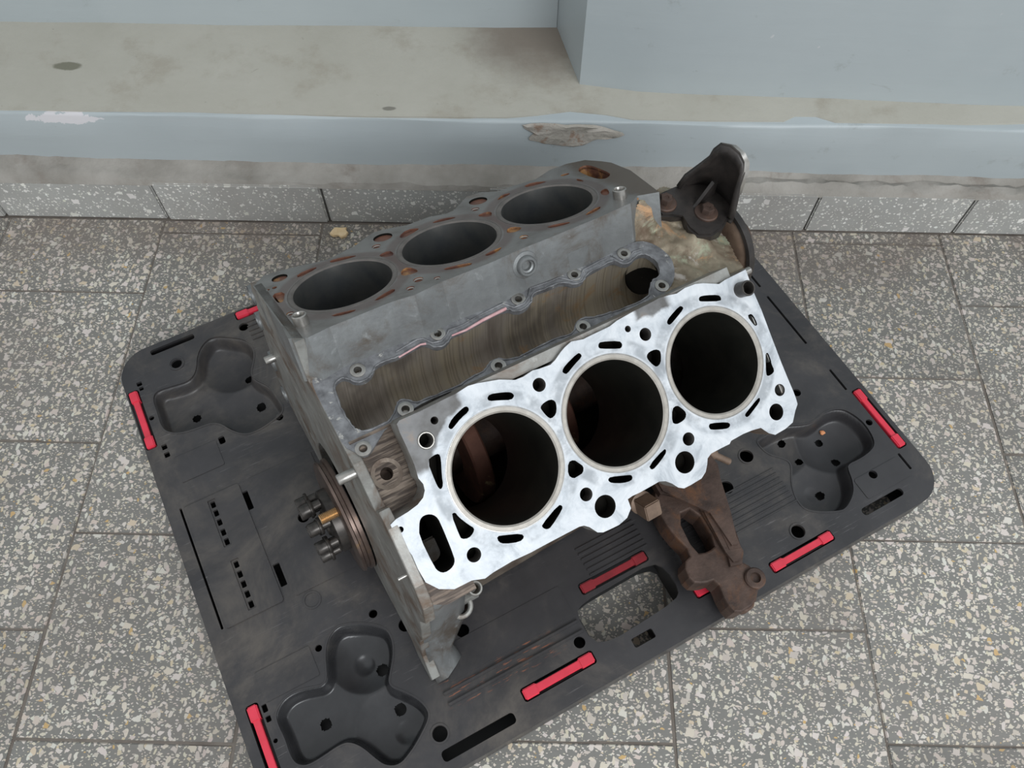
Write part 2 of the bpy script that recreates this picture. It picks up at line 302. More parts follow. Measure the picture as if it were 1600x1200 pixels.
def plate(outline, holes, depth, top=0.0, split=None, bev=0.0):
    """flat outline with real holes through it, top face at z=top, going down by depth (mm)"""
    cu = bpy.data.curves.new('c', 'CURVE'); cu.dimensions = '2D'; cu.fill_mode = 'BOTH'; cu.extrude = depth/2*MM
    if bev: cu.bevel_depth = bev*MM; cu.bevel_resolution = 1; cu.extrude = (depth/2-bev)*MM; cu.offset = -bev*MM
    for pts in [outline]+list(holes):
        s = cu.splines.new('POLY'); s.points.add(len(pts)-1); s.use_cyclic_u = True
        for i, p in enumerate(pts): s.points[i].co = (p[0]*MM, p[1]*MM, 0, 1)
    o = bpy.data.objects.new('c', cu); me = bpy.data.meshes.new_from_object(o)
    bpy.data.objects.remove(o); bpy.data.curves.remove(cu)
    me.transform(Matrix.Translation((0, 0, (top-depth/2)*MM)))
    bm = bmesh.new(); bm.from_mesh(me); bmesh.ops.remove_doubles(bm, verts=bm.verts, dist=1e-6)
    bmesh.ops.recalc_face_normals(bm, faces=bm.faces)
    if split:
        for f in bm.faces: f.material_index = 0 if (f.normal.z > 0.7) else 1
    me.materials.clear(); bm.to_mesh(me); bm.free()
    for p in me.polygons: p.use_smooth = False
    return me
def circle(cx, cy, r, n=32, a0=0): return [(cx+r*math.cos(a0+2*math.pi*i/n), cy+r*math.sin(a0+2*math.pi*i/n)) for i in range(n)]
def smooth_loop(pts, k=1):
    for _ in range(k):
        out = []
        n = len(pts)
        for i in range(n):
            a, b = pts[i], pts[(i+1) % n]
            out.append((a[0]*.75+b[0]*.25, a[1]*.75+b[1]*.25)); out.append((a[0]*.25+b[0]*.75, a[1]*.25+b[1]*.75))
        pts = out
    return pts
def lathe(prof, n=48, closed=False, cap=True):
    """profile [(r, z)] in mm spun about z"""
    bm = bmesh.new(); rings = []
    for r, z in prof:
        rings.append([bm.verts.new((r*MM*math.cos(2*math.pi*i/n), r*MM*math.sin(2*math.pi*i/n), z*MM)) for i in range(n)])
    m = len(rings)
    for k in range(m if closed else m-1):
        a, b = rings[k], rings[(k+1) % m]
        for i in range(n): bm.faces.new((a[i], a[(i+1) % n], b[(i+1) % n], b[i]))
    if cap and not closed:
        bm.faces.new(rings[0][::-1]); bm.faces.new(rings[-1])
    return from_bm(bm, True)
def box(x0, x1, y0, y1, z0, z1, bev=0.0):
    bm = bmesh.new(); bmesh.ops.create_cube(bm, size=1)
    for v in bm.verts:
        v.co = Vector(((x0+x1)/2+(x1-x0)*v.co.x, (y0+y1)/2+(y1-y0)*v.co.y, (z0+z1)/2+(z1-z0)*v.co.z))*MM
    if bev: bmesh.ops.bevel(bm, geom=bm.edges[:], offset=bev*MM, segments=2, affect='EDGES')
    return from_bm(bm)
def prism(pts, z0, z1, bev=0.0):
    bm = bmesh.new(); a = [bm.verts.new((x*MM, y*MM, z0*MM)) for x, y in pts]; b = [bm.verts.new((x*MM, y*MM, z1*MM)) for x, y in pts]
    n = len(pts); bm.faces.new(a[::-1]); f = bm.faces.new(b)
    for i in range(n): bm.faces.new((a[i], a[(i+1) % n], b[(i+1) % n], b[i]))
    if bev: bmesh.ops.bevel(bm, geom=list(f.edges), offset=bev*MM, segments=2, affect='EDGES')
    return from_bm(bm)
def orient(p, zdir, xdir=(1, 0, 0)):
    z = Vector(zdir).normalized(); x = Vector(xdir); x = (x - z*x.dot(z)).normalized(); y = z.cross(x)
    m = Matrix((x, y, z)).transposed().to_4x4(); m.translation = Vector(p)*MM; return m
def merge(*mes):
    bm = bmesh.new()
    for me in mes: bm.from_mesh(me)
    return from_bm(bm, True)

# ================================================================ FLOOR
floor = link('floor', box(-1900, 2000, -900, 1000, -40, -1.3), 'mortar'); props(floor, kind='structure')
COLX = [-1614, -1392, -1170, -949, -729, -508, -282, -57, 168, 385, 593, 815, 1036, 1257, 1478]
def row_off(i):
    x = COLX[i]
    return {-508: (70, 219.8), -282: (189, 220), -57: (79, 219.5), 168: (203-6, 216), 385: (84, 216), 593: (193, 218.5), -729: (180, 223)}.get(x, (70 if i % 2 else 180, 219.8))
for i in range(len(COLX)-1):
    x0, x1 = COLX[i]+1.0, COLX[i+1]-1.0; off, st = row_off(i)
    y = off - st*4
    while y < 752:
        y0, y1 = y+1.0, min(y+st-1.0, 752)
        if y1-y0 > 4 and y1 > -560:
            cx, cy = (x0+x1)/2, (y0+y1)/2
            me = box(x0-cx, x1-cx, y0-cy, y1-cy, -14, 0, 1.0)
            t = link('floor_tile', me, 'terrazzo', floor)
            t.location = (cx*MM, cy*MM, random.uniform(-0.5, 0.5)*MM); t.rotation_euler = (random.uniform(-.0015, .0015), random.uniform(-.0015, .0015), random.uniform(-.002, .002))
        y += st

# ================================================================ WALL
base = link('baseboard_back', box(-1900, 2000, 764, 800, -3, 70), 'cement'); props(base, kind='structure')
SKX = [-1640, -1415, -1190, -965, -735, -502, -272, -45, 175, 402, 612, 838, 1062, 1288, 1510]
for i in range(len(SKX)-1):
    x0, x1 = SKX[i]+1.3, SKX[i+1]-1.3; cx = (x0+x1)/2
    me = box(x0-cx, x1-cx, 0, 14, 0, 74+random.uniform(-2, 2), 2.0)
    t = link('skirting_tile', me, 'terrazzo_skirt', base); t.location = (cx*MM, (753+random.uniform(-1.2, 1.2))*MM, 0.0005)
# sloped, lumpy cement fillet above the skirting tiles
bm = bmesh.new(); nx = 320; prof = [(753, 70), (757, 78), (766, 82), (776, 84), (784, 90), (792, 92)]
rows = []
for k, (py, pz) in enumerate(prof):
    r = []
    for i in range(nx+1):
        x = -1700 + 3400*i/nx
        n_ = math.sin(x*.031+k)*.9 + math.sin(x*.083+2*k)*.8 + random.uniform(-1.1, 1.1)
        n2 = 2.2*math.sin(x*.006) + (-6 if (k >= 3 and x > 250) else 0)
        r.append(bm.verts.new((x*MM, (py + (n_*.8 if 0 < k < 5 else 0))*MM, (pz + (n_*1.1 if k else 0) + (n2 if k > 1 else 0))*MM)))
    rows.append(r)
for k in range(len(prof)-1):
    for i in range(nx): bm.faces.new((rows[k][i], rows[k][i+1], rows[k+1][i+1], rows[k+1][i]))
props(link('trim_1', from_bm(bm, True), 'cement'), kind='structure')
# low painted plinth, deep cement ledge on the left, projecting wall block on the right
def wavy_box(name, pts, z0, z1, mat, seg=40, amp=0.7, roundtop=4):
    """vertical-sided block of plan pts (mm) with slightly uneven plastered faces"""
    bm = bmesh.new(); P = []
    n = len(pts)
    for i in range(n):
        a, b = Vector(pts[i]), Vector(pts[(i+1) % n]); L_ = (b-a).length; k = max(1, int(L_/seg))
        for j in range(k): P.append(a.lerp(b, j/k))
    cen = sum(P, Vector((0, 0)))/len(P)
    zs = [z0 + (z1-roundtop-z0)*k/4 for k in range(5)] + [z1-roundtop*.3, z1]
    rings = []
    for kz, z in enumerate(zs):
        ring = []
        for i, p in enumerate(P):
            ins = {5: roundtop*.3, 6: roundtop}.get(kz, 0)
            d = Vector((0, 1)) if p.y < 1500 else Vector((0, 0))
            w_ = amp*(math.sin(p.x*.02+kz*1.3)+math.sin(p.x*.051+kz*2.1)*.6)
            zz = z + (amp*1.2*math.sin(p.x*.017) + amp*random.uniform(-.8, .8) if kz >= 4 else 0)
            ring.append(bm.verts.new(((p.x)*MM, (p.y+w_+(ins if p.y < 1200 else 0))*MM, zz*MM)))
        rings.append(ring)
    m_ = len(P)
    for k in range(len(zs)-1):
        for i in range(m_): bm.faces.new((rings[k][i], rings[k][(i+1) % m_], rings[k+1][(i+1) % m_], rings[k+1][i]))
    bm.faces.new(rings[-1]); bm.faces.new(rings[0][::-1])
    return props(link(name, from_bm(bm, True), mat), kind='structure')
wavy_box('wall_back_plinth', [(-1800, 783), (1800, 783), (1800, 1500), (-1800, 1500)], 0, 166.5, 'wall')
props(link('trim_2', plate([(-1800, 787), (-760, 785.5), (-420, 788), (-200, 785.5), (-20, 788), (20, 793), (60, 801), (105, 796), (140, 788), (330, 790), (345, 799), (372, 799), (395, 789), (560, 790), (640, 795), (1800, 789), (1800, 1400), (-1800, 1400)], [], 3, 168.2), 'ledge'), kind='structure')
wavy_box('wall_back', [(-1800, 953), (-420, 955), (44, 960), (60, 1480), (-1800, 1480)], 160, 1500, 'wall', roundtop=4)
wavy_box('wall_right_block', [(73, 850), (150, 838), (360, 832), (700, 822), (1800, 795), (1800, 1470), (50, 1470), (44, 962)], 160, 1500, 'wall', roundtop=4)
# broken plaster patch on the plinth edge
bm = bmesh.new()
def blob(cx, cz, rx, rz, y, n=26, seed=1):
    rnd = random.Random(seed); out = []
    for i in range(n):
        a = 2*math.pi*i/n; k = 1+rnd.uniform(-.22, .22)
        out.append((cx+rx*k*math.cos(a), cz+rz*k*math.sin(a)))
    return out
pl = []
for i in range(30):
    t_ = 2*math.pi*i/30; k_ = 1+.16*math.sin(3*t_+.8)+.10*math.sin(5*t_+2)+random.uniform(-.04, .04)
    pl.append((60+60*k_*math.cos(t_), 149+19*k_*math.sin(t_)))
a = [bm.verts.new((x*MM, 0.7805, min(z, 168.5)*MM)) for x, z in pl]; c_ = [bm.verts.new(((62+(x-62)*.9)*MM, 0.7785+random.uniform(-.0015, .0015), min(150+(z-150)*.85, 169)*MM)) for x, z in pl]
for i in range(30): bm.faces.new((a[i], a[(i+1) % 30], c_[(i+1) % 30], c_[i]))
c2 = [bm.verts.new(((62+(x-62)*.45)*MM, 0.7795+random.uniform(-.002, .002), (150+(z-150)*.45)*MM)) for x, z in pl]
for i in range(30): bm.faces.new((c_[i], c_[(i+1) % 30], c2[(i+1) % 30], c2[i]))
bm.faces.new(c2)
props(link('trim_3', from_bm(bm, True), 'plaster'), kind='structure')

# ================================================================ PALLET
PAL = Matrix.Translation((-0.49464, 0.49335, 0)) @ Matrix.Rotation(math.radians(29.1), 4, 'Z') @ Matrix.Diagonal((1, -1, 1, 1))
# pallet plan coordinates run u along the long side, v towards the camera; PZ flips v into y
PALM = Matrix.Translation((-0.49464, 0.49335, 0)) @ Matrix.Rotation(math.radians(29.1), 4, 'Z')
pal = empty('plastic_pallet', PALM)
props(pal, 'black plastic pallet with clover-shaped hollows and red clips, under the engine block', 'pallet')
PT = 45.0
def fl(pts): return [(u, -v) for u, v in pts]
def rrect(u0, v0, u1, v1, r=2, n=4):
    out = []
    for cx, cy, a0 in ((u1-r, v1-r, 0), (u0+r, v1-r, 90), (u0+r, v0+r, 180), (u1-r, v0+r, 270)):
        for i in range(n+1):
            a = math.radians(a0+90*i/n); out.append((cx+r*math.cos(a), cy+r*math.sin(a)))
    return out
outl = rrect(0, 0, 790, 605, 38, 8)
# notches in the outline seen in the photo's far right edge
CLOVER_B = [[121.5, 425.8], [108.8, 430.9], [100.0, 444.3], [95.1, 461.1], [91.7, 469.7], [86.2, 472.8], [76.3, 469.8], [65.7, 466.3], [49.0, 465.9], [36.0, 474.1], [33.8, 484.6], [35.7, 501.9], [34.9, 517.5], [37.3, 528.3], [46.3, 534.6], [62.9, 534.0], [80.3, 532.0], [89.6, 533.7], [98.9, 543.4], [105.9, 558.3], [112.6, 569.8], [125.1, 575.6], [139.5, 569.7], [151.1, 563.0], [166.7, 551.7], [170.4, 543.7], [166.4, 529.8], [155.5, 515.5], [147.1, 506.8], [146.4, 500.4], [151.6, 492.7], [160.7, 480.0], [166.4, 465.1], [165.1, 449.8], [147.6, 435.9], [132.7, 428.9]]
CLOVER_L = [[106.6, 24.4], [92.2, 37.7], [83.8, 61.5], [72.1, 70.5], [53.1, 67.9], [34.2, 65.4], [26.1, 73.4], [25.8, 95.0], [24.8, 118.2], [32.9, 129.5], [46.4, 135.5], [63.2, 137.3], [78.3, 138.2], [88.0, 144.5], [95.3, 157.8], [108.1, 171.6], [125.0, 173.5], [146.6, 168.3], [161.0, 161.6], [158.5, 140.9], [155.3, 121.9], [144.2, 107.3], [140.8, 96.7], [150.2, 81.3], [156.4, 66.4], [153.0, 46.2], [134.8, 32.6], [119.3, 23.1]]
CLOVER_R = [[705.1, 468.0], [727.9, 463.2], [747.4, 468.7], [755.4, 482.6], [758.9, 498.7], [755.2, 520.2], [745.5, 528.9], [724.4, 531.5], [706.9, 530.1], [703.2, 536.0], [699.6, 547.4], [691.2, 560.4], [673.8, 570.5], [662.3, 570.8], [630.7, 554.2], [627.9, 537.7], [635.3, 517.8], [648.2, 502.5], [649.8, 494.3], [644.1, 486.8], [633.5, 476.6], [630.5, 459.0], [635.9, 454.9], [658.7, 455.3], [675.8, 457.2], [693.1, 465.2]]

CLOV = {'a': smooth_loop(CLOVER_L, 2), 'b': smooth_loop(CLOVER_B, 2), 'c': smooth_loop(CLOVER_R, 2), 'd': smooth_loop([(790-u, 605-v) for u, v in CLOVER_B], 2)}
LOBES = {'a': [(123, 62, 36), (56, 106, 34), (122, 138, 36)], 'b': [(134, 462, 36), (66, 503, 36), (135, 538, 38)], 'c': [(712, 494, 37), (664, 541, 38), (655, 478, 30)], 'd': [(656, 143, 36), (724, 102, 36), (655, 67, 38)]}
def area2(P): return sum(P[i-1][0]*P[i][1]-P[i][0]*P[i-1][1] for i in range(len(P)))
def pdist(P, u, v):
    best = 1e9; c = False; n = len(P); ax, ay = P[-1]
    for bx, by in P:
        dx, dy = bx-ax, by-ay; L2 = dx*dx+dy*dy or 1e-9
        t = ((u-ax)*dx+(v-ay)*dy)/L2; t = 0 if t < 0 else 1 if t > 1 else t
        ex, ey = u-ax-t*dx, v-ay-t*dy; d = ex*ex+ey*ey
        if d < best: best = d
        if (ay > v) != (by > v) and u < dx*(v-ay)/(dy or 1e-9)+ax: c = not c
        ax, ay = bx, by
    return -math.sqrt(best) if c else math.sqrt(best)
def offset_loop(P, o):
    s_ = 1 if area2(P) > 0 else -1; out = []
    for i in range(len(P)):
        ax, ay = P[i-1]; bx, by = P[(i+1) % len(P)]; L_ = math.hypot(bx-ax, by-ay) or 1
        out.append((P[i][0]+s_*o*(by-ay)/L_, P[i][1]-s_*o*(bx-ax)/L_))
    return out
circ = [(66, 40, 6.5), (156, 27, 6), (18.4, 99, 3), (152, 168, 4.5), (184, 457, 7), (171, 568, 7.5), (27.3, 499, 2.2), (96, 437, 3.6), (610, 467, 8), (567, 488, 8), (607, 567, 7.5), (335, 557, 6),
        (713, 427, 5), (724, 553, 5), (764, 499, 4), (133, 298, 6.5), (234, 490, 7), (600, 30, 6), (724, 40, 6), (400, 30, 6), (159, 431, 4.5)]
slots = [rrect(42, 7, 97, 15, 3), rrect(164, 583, 243, 594, 4), rrect(684, 579, 741, 588, 4), rrect(383, 579, 408, 589, 2),
         rrect(15, 44, 21, 50, 1), rrect(16, 52, 21, 57, 1), rrect(18, 139, 24, 146, 1), rrect(18, 150, 24, 157, 1), rrect(79, 160, 86, 170, 2),
         rrect(81, 238, 88, 262, 1), rrect(84, 333, 91, 360, 1), rrect(25.5, 462, 30.5, 470, 1), rrect(25.5, 474, 30.5, 480, 1),
         rrect(765, 296, 768, 377, 1), rrect(767, 420, 770, 452, 1), rrect(766, 546, 769, 568, 1), rrect(766, 203, 769, 280, 1),
         rrect(14, 224, 16.5, 373, 1), rrect(752, 247, 757, 256, 1), rrect(752, 262, 757, 270, 1)]
for v0 in (233, 244, 256, 269, 281): slots.append(rrect(46.5, v0, 51.5, v0+8, 1))
for v0 in (310, 322, 334, 346, 358): slots.append(rrect(47.5, v0, 52.5, v0+8, 1))
cut = smooth_loop([(346, 530), (360, 523), (400, 522), (446, 521), (456, 534), (456, 560), (446, 567), (400, 570), (366, 571), (347, 564)], 1)
# red clip wells
CLIPS = [(3, 55, 13, 137, 0), (12, 458, 22, 541, 0), (773, 458, 783, 541, 0), (776, 58, 786, 141, 0), (153, 3, 236, 13, 0), (557, 582, 637, 592, 0),
         (469, 566, 527, 576, 0), (364, 506, 444, 516, 1), (260, 570, 340, 581, 0)]
wells = [rrect(a-1.6, b-1.6, c+1.6, d+1.6, 3) for a, b, c, d, e in CLIPS]
holes = list(CLOV.values()) + [circle(*c, n=20) for c in circ] + slots + [cut] + wells
me = plate(fl(outl), [fl(h) for h in holes], 3.5, PT)
link('top_deck', me, 'plastic_deck', pal)
# outer skirt and inner webs down to the floor
ins = rrect(3.5, 3.5, 786.5, 601.5, 35, 8)
me = plate(fl(outl), [fl(ins)], 37, PT-3.5-1); link('outer_skirt', me, 'plastic', pal)
bm = bmesh.new()
webs = [(6, 200, 784, 203), (6, 395, 784, 398), (460, 590, 784, 592), (250, 6, 253, 600), (540, 6, 543, 600), (345, 505, 348, 600), (456.5, 505, 459, 596)]
ms = [box(a, c, -d, -b, 2, PT-3.6) for a, b, c, d in webs]
link('under_web', merge(*ms), 'plastic_shade', pal, None)
link('hole_shade_sheet', plate(fl(rrect(4, 4, 786, 601, 34, 6)), [fl(offset_loop(cut, 3)), fl(rrect(680, 574, 745, 592, 4)), fl(rrect(379, 575, 412, 593, 2))], 2, 8), 'plastic_shade', pal)  # added dark sheet under the deck so the holes look black
# clover hollows: a pressed dish with three lobes, drain holes and round bosses
DH = {'a': [(62, 110, 5), (136, 88, 5.5), (136, 131, 5.5)], 'b': [(144, 482, 6), (73, 504, 5.5), (145, 526, 6)], 'c': [(735, 446, 3.5), (711, 487, 4.5), (711, 517, 4.5), (667, 542, 5), (668, 468, 4.5), (671, 497, 4)], 'd': [(654, 131, 5.5), (728, 110, 5), (654, 88, 5.5)]}
BOSS = {'a': [(64, 100, 9, 1.5)], 'b': [(130, 468, 11, 3.0), (142, 548, 12, 2.2)], 'c': [(660, 536, 9, 1.2)], 'd': []}
for key, loop in CLOV.items():
    lobes = LOBES[key]
    us = [l[0] for l in loop]; vs_ = [l[1] for l in loop]
    u0, u1 = min(us)-4, max(us)+4; v0, v1 = min(vs_)-4, max(vs_)+4; st = 1.6
    nu, nv = int((u1-u0)/st), int((v1-v0)/st)
    bm = bmesh.new(); grid = {}
    for i in range(nu+1):
        for j in range(nv+1):
            u, v = u0+i*st, v0+j*st
            if u < 3.6 or u > 786.4 or v < 3.6 or v > 601: continue
            s = pdist(loop, u, v)
            if s > 3: continue
            # each lobe its own tilted dish; they meet in soft ridges
            t = min(1, max(0, -s/6.5)); wall = 16*(t*t*(3-2*t))
            dish = 0
            for q_, (a_, b_, r_) in enumerate(lobes):
                d_ = math.hypot(u-a_, v-b_)/r_
                dish = max(dish, ((10, 4, 6)[q_])*max(0, 1-d_*d_*0.9) * (1.0 if d_ < 1.05 else 0))
            z = PT-3.2-wall-dish*t
            for bu, bv, br, bh in BOSS[key]:
                d_ = math.hypot(u-bu, v-bv)/br
                if d_ < 1: z -= bh*(1-d_*d_)
            skip = False
            for hu, hv, hr in DH[key]:
                d_ = math.hypot(u-hu, v-hv)
                if d_ < hr-.7: skip = True
                elif d_ < hr+.7: k_ = hr/d_; u, v = hu+(u-hu)*k_, hv+(v-hv)*k_
            if skip: continue
            grid[i, j] = bm.verts.new((u*MM, -v*MM, z*MM))
    for (i, j) in list(grid):
        q_ = [grid.get((i+a_, j+b_)) for a_, b_ in ((0, 0), (1, 0), (1, 1), (0, 1))]
        if all(q_): bm.faces.new(q_[::-1])
    me = bpy.data.meshes.new('m'); bm.normal_update(); bm.to_mesh(me); bm.free()
    for p in me.polygons: p.use_smooth = True
    o = link('clover_hollow', me, 'plastic_gloss' if key == 'b' else 'plastic', pal)
    lip = plate(fl(offset_loop(loop, 1.1)), [fl(offset_loop(loop, -0.5))], 2.2, PT+0.7)
    link('hollow_rim', lip, 'plastic', pal)
# raised panels, ribs and long ridges moulded on the deck
def pbox(name, u0, v0, u1, v1, z0, z1, mat='plastic', bev=0.5, parent=pal): return link(name, box(u0, u1, -v1, -v0, z0, z1, bev), mat, parent)
pan = plate(fl(rrect(19, 226, 82, 375, 3)), [fl(rrect(44.5, 231, 53.5, 291, 1)), fl(rrect(45.5, 308, 54.5, 368, 1))], 2.2, PT+1.8)
link('raised_panel', pan, 'plastic', pal)
link('raised_panel', plate(fl(rrect(94, 226, 168, 376, 3)), [fl(circle(133, 298, 6.5, 20))], 1.6, PT+1.2), 'plastic', pal)
link('raised_panel', plate(fl(rrect(26, 162, 76, 196, 2)), [], 1.4, PT+1.0), 'plastic', pal)
link('raised_panel', plate(fl(rrect(30, 430, 88, 462, 2)), [], 1.4, PT+1.0), 'plastic', pal)
link('raised_panel', plate(fl(rrect(700, 548, 762, 574, 3)), [fl(circle(724, 553, 5, 20))], 1.2, PT+0.8), 'plastic', pal)
link('raised_panel', plate(fl(rrect(200, 496, 344, 530, 2)), [], 1.6, PT+0.6), 'plastic', pal)
for v_ in (536, 547): pbox('deck_ridge', 190, v_, 344, v_+3, PT-.4, PT+3.0)
for k_ in range(8): pbox('deck_rib', 470, 493+k_*6.2, 628, 494.6+k_*6.2, PT-.4, PT+1.5, 'plastic', 0.3)
for k_ in range(5): pbox('deck_rib', 160, 22+k_*7, 230, 23.6+k_*7, PT-.4, PT+1.5, 'plastic', 0.3)
for k_ in range(6): pbox('deck_rib', 380, 470+k_*6.2, 452, 471.6+k_*6.2, PT-.4, PT+1.5, 'plastic', 0.3)
for u_, v_ in ((108, 388), (610, 467), (567, 488), (607, 567), (171, 568), (66, 40)):
    link('ring_boss', plate(fl(circle(u_, v_, 9.5, 28)), [fl(circle(u_, v_, 7.8, 28))], 1.8, PT+1.0), 'plastic', pal)
# red clips: a bar between two end blocks, with side ears
for a_, b_, c_, d_, darker in CLIPS:
    du, dv = c_-a_, d_-b_
    mats = 'red_darker' if darker else 'red'
    if dv > du:
        parts = [box(a_+1.5, c_-1.5, -(d_-14), -(b_+14), PT-6, PT+1.0, .6), box(a_, c_, -(b_+16), -b_, PT-7, PT+2.4, 1.2), box(a_, c_, -d_, -(d_-16), PT-7, PT+2.4, 1.2)]
        dark = box(a_, c_, -d_, -b_, PT-14, PT-7.2)
    else:
        parts = [box(a_+14, c_-14, -(d_-1.5), -(b_+1.5), PT-6, PT+1.0, .6), box(a_, a_+16, -d_, -b_, PT-7, PT+2.4, 1.2), box(c_-16, c_, -d_, -b_, PT-7, PT+2.4, 1.2)]
        dark = box(a_, c_, -d_, -b_, PT-14, PT-7.2)
    o = link('red_clip', merge(*parts), mats, pal); o['label'] = 'dull dirty red clip in the deck' if darker else 'red plastic clip in the deck'
    link('clip_seat', dark, 'plastic_shade', pal)

# ================================================================ ENGINE BLOCK
ER = Matrix(((0.8471, -0.5240, 0.0891), (0.5250, 0.8510, 0.0133), (-0.0828, 0.0355, 0.9959)))
EM = ER.to_4x4(); q_ = ER.to_quaternion(); q_.normalize(); EM = q_.to_matrix().to_4x4(); EM.translation = (-0.0819709, 0.3406056, 0.1233882)
eng = empty('engine_block', EM)
props(eng, 'six-cylinder V engine block of stained aluminium, one deck scraped bright, standing on the black pallet', 'engine block')
A_ = 0.52584; HD = 219.96; BP = 106.186; LOFF = -38.53
DECK_R = [[-65.2,-68.9],[-62.4,-70.6],[-44.2,-70.3],[-27.5,-70.8],[-13.4,-71.0],[-2.2,-72.5],[5.3,-71.4],[23.5,-66.7],[35.6,-61.0],[42.9,-60.6],[52.6,-62.0],[58.2,-60.9],[68.5,-60.0],[74.0,-61.9],[81.2,-65.9],[86.1,-68.0],[93.3,-70.0],[104.0,-67.6],[110.4,-67.8],[130.7,-68.0],[138.8,-69.8],[156.8,-71.1],[178.1,-71.7],[183.7,-72.2],[194.0,-70.9],[201.9,-69.3],[211.4,-70.8],[222.5,-70.1],[230.3,-67.8],[245.2,-61.2],[252.1,-62.3],[265.1,-62.6],[276.3,-62.9],[276.4,-59.0],[275.6,-41.6],[276.5,-23.4],[276.1,1.3],[275.9,27.9],[276.2,41.5],[276.7,56.7],[276.6,63.0],[276.0,68.4],[270.8,73.2],[264.1,81.2],[254.5,83.1],[242.0,83.3],[236.4,79.1],[230.7,71.2],[221.3,69.3],[211.6,68.3],[197.8,68.4],[195.1,70.3],[186.2,69.9],[174.6,69.8],[169.6,72.0],[166.8,76.8],[162.8,81.8],[156.8,85.0],[145.2,85.4],[137.6,85.1],[132.9,82.0],[128.8,76.2],[124.1,71.6],[118.4,69.2],[112.4,69.3],[98.2,69.4],[90.5,68.9],[85.6,69.4],[85.2,77.5],[78.6,83.1],[69.6,85.0],[61.7,84.6],[53.9,83.9],[49.4,81.6],[44.8,74.5],[40.9,71.0],[36.6,69.9],[6.1,69.3],[-8.9,69.2],[-26.2,68.0],[-44.0,68.6],[-51.4,69.7],[-61.6,65.9],[-76.5,65.3],[-87.2,59.4],[-94.3,49.8],[-95.4,37.8],[-95.2,26.5],[-97.6,13.9],[-100.7,8.3],[-100.5,-2.1],[-95.0,-4.0],[-84.6,-4.8],[-75.8,-6.4],[-69.7,-9.4],[-66.3,-13.8],[-65.4,-18.8],[-67.0,-24.3],[-65.6,-35.0],[-65.4,-50.4],[-65.7,-61.8]]
SLOTS_R = [[[-29.3,-48.3],[-29.7,-50.5],[-24.2,-54.8],[-15.0,-58.1],[-10.3,-59.0],[-8.5,-56.8],[-9.8,-54.0],[-17.8,-51.9],[-25.0,-48.4],[-27.7,-47.2]],[[-55.4,-33.5],[-49.0,-35.3],[-44.7,-34.6],[-44.8,-30.6],[-49.8,-17.8],[-51.6,-11.3],[-54.0,-9.0],[-55.9,-9.9],[-56.3,-16.3]],[[-80.9,7.9],[-78.6,4.4],[-74.6,3.0],[-69.8,4.4],[-66.5,7.8],[-65.4,13.1],[-66.4,42.8],[-68.1,47.4],[-72.4,50.0],[-78.1,50.3],[-81.8,47.7],[-83.6,42.6],[-84.4,15.6]],[[-55.3,12.1],[-51.7,11.9],[-50.9,16.4],[-46.0,25.8],[-43.0,30.1],[-45.1,33.2],[-50.3,35.3],[-55.7,33.2],[-56.1,29.6]],[[-29.4,44.3],[-23.4,46.4],[-10.0,51.9],[-9.0,55.8],[-14.2,57.3],[-26.3,52.7],[-29.9,49.2]],[[8.0,53.5],[27.7,45.5],[30.6,47.7],[29.2,50.6],[14.6,59.0],[10.7,59.1],[7.9,56.3]],[[8.2,-57.5],[11.4,-59.4],[19.2,-57.3],[25.8,-54.9],[29.0,-52.9],[29.9,-49.7],[26.1,-47.8],[16.7,-51.8],[8.6,-54.6]],[[46.0,-32.6],[50.7,-34.6],[56.9,-34.7],[60.1,-31.8],[59.5,-27.1],[56.2,-21.5],[50.9,-20.0],[48.4,-23.0],[46.5,-28.8]],[[75.6,-51.2],[79.8,-54.4],[94.7,-59.4],[97.0,-57.7],[96.9,-54.9],[87.9,-51.6],[78.9,-47.3],[76.4,-48.8]],[[115.0,-58.7],[117.9,-59.6],[133.9,-53.7],[135.5,-50.1],[133.5,-47.6],[131.0,-47.6],[115.4,-54.2],[113.8,-56.0]],[[49.5,18.2],[55.0,18.3],[58.2,23.1],[60.7,27.2],[58.2,31.8],[53.2,32.2],[48.4,32.4],[45.2,27.6]],[[155.7,18.6],[161.3,17.7],[164.5,21.8],[167.1,27.5],[164.3,31.6],[158.6,32.7],[153.6,32.3],[150.8,29.1]],[[115.1,52.7],[134.3,46.1],[135.9,48.0],[133.6,51.1],[119.8,57.2],[115.6,57.0]],[[76.2,46.3],[79.0,45.5],[92.1,50.5],[97.0,52.4],[97.3,55.2],[94.9,57.0],[87.3,55.5],[78.1,50.9],[76.0,48.4]],[[182.7,46.8],[185.1,45.6],[201.0,51.8],[203.3,54.8],[201.3,57.0],[196.9,56.8],[183.3,51.3],[182.2,48.9]],[[152.1,-32.1],[155.6,-34.2],[162.3,-34.0],[166.1,-31.3],[165.4,-27.1],[162.2,-21.1],[157.2,-19.5],[154.5,-22.9],[152.0,-28.4]],[[182.6,-51.1],[186.9,-53.8],[199.6,-58.7],[202.4,-57.2],[202.6,-54.8],[192.1,-50.1],[184.7,-47.2],[182.3,-48.6]],[[220.5,-57.4],[222.4,-58.5],[228.1,-57.4],[240.4,-52.9],[242.0,-49.6],[240.3,-46.8],[223.5,-53.2],[219.9,-55.0]],[[260.1,-24.7],[264.2,-25.3],[266.3,-22.9],[267.3,-14.0],[264.9,-13.0],[263.0,-15.0]],[[263.8,13.3],[266.6,13.3],[266.5,21.5],[265.6,23.5],[266.0,30.7],[263.2,32.6],[257.4,32.8],[256.2,30.3],[261.9,17.2]],[[220.5,53.4],[224.0,51.9],[238.8,46.1],[241.4,46.5],[239.9,49.7],[229.3,54.3],[222.5,57.0],[220.3,55.6]]]
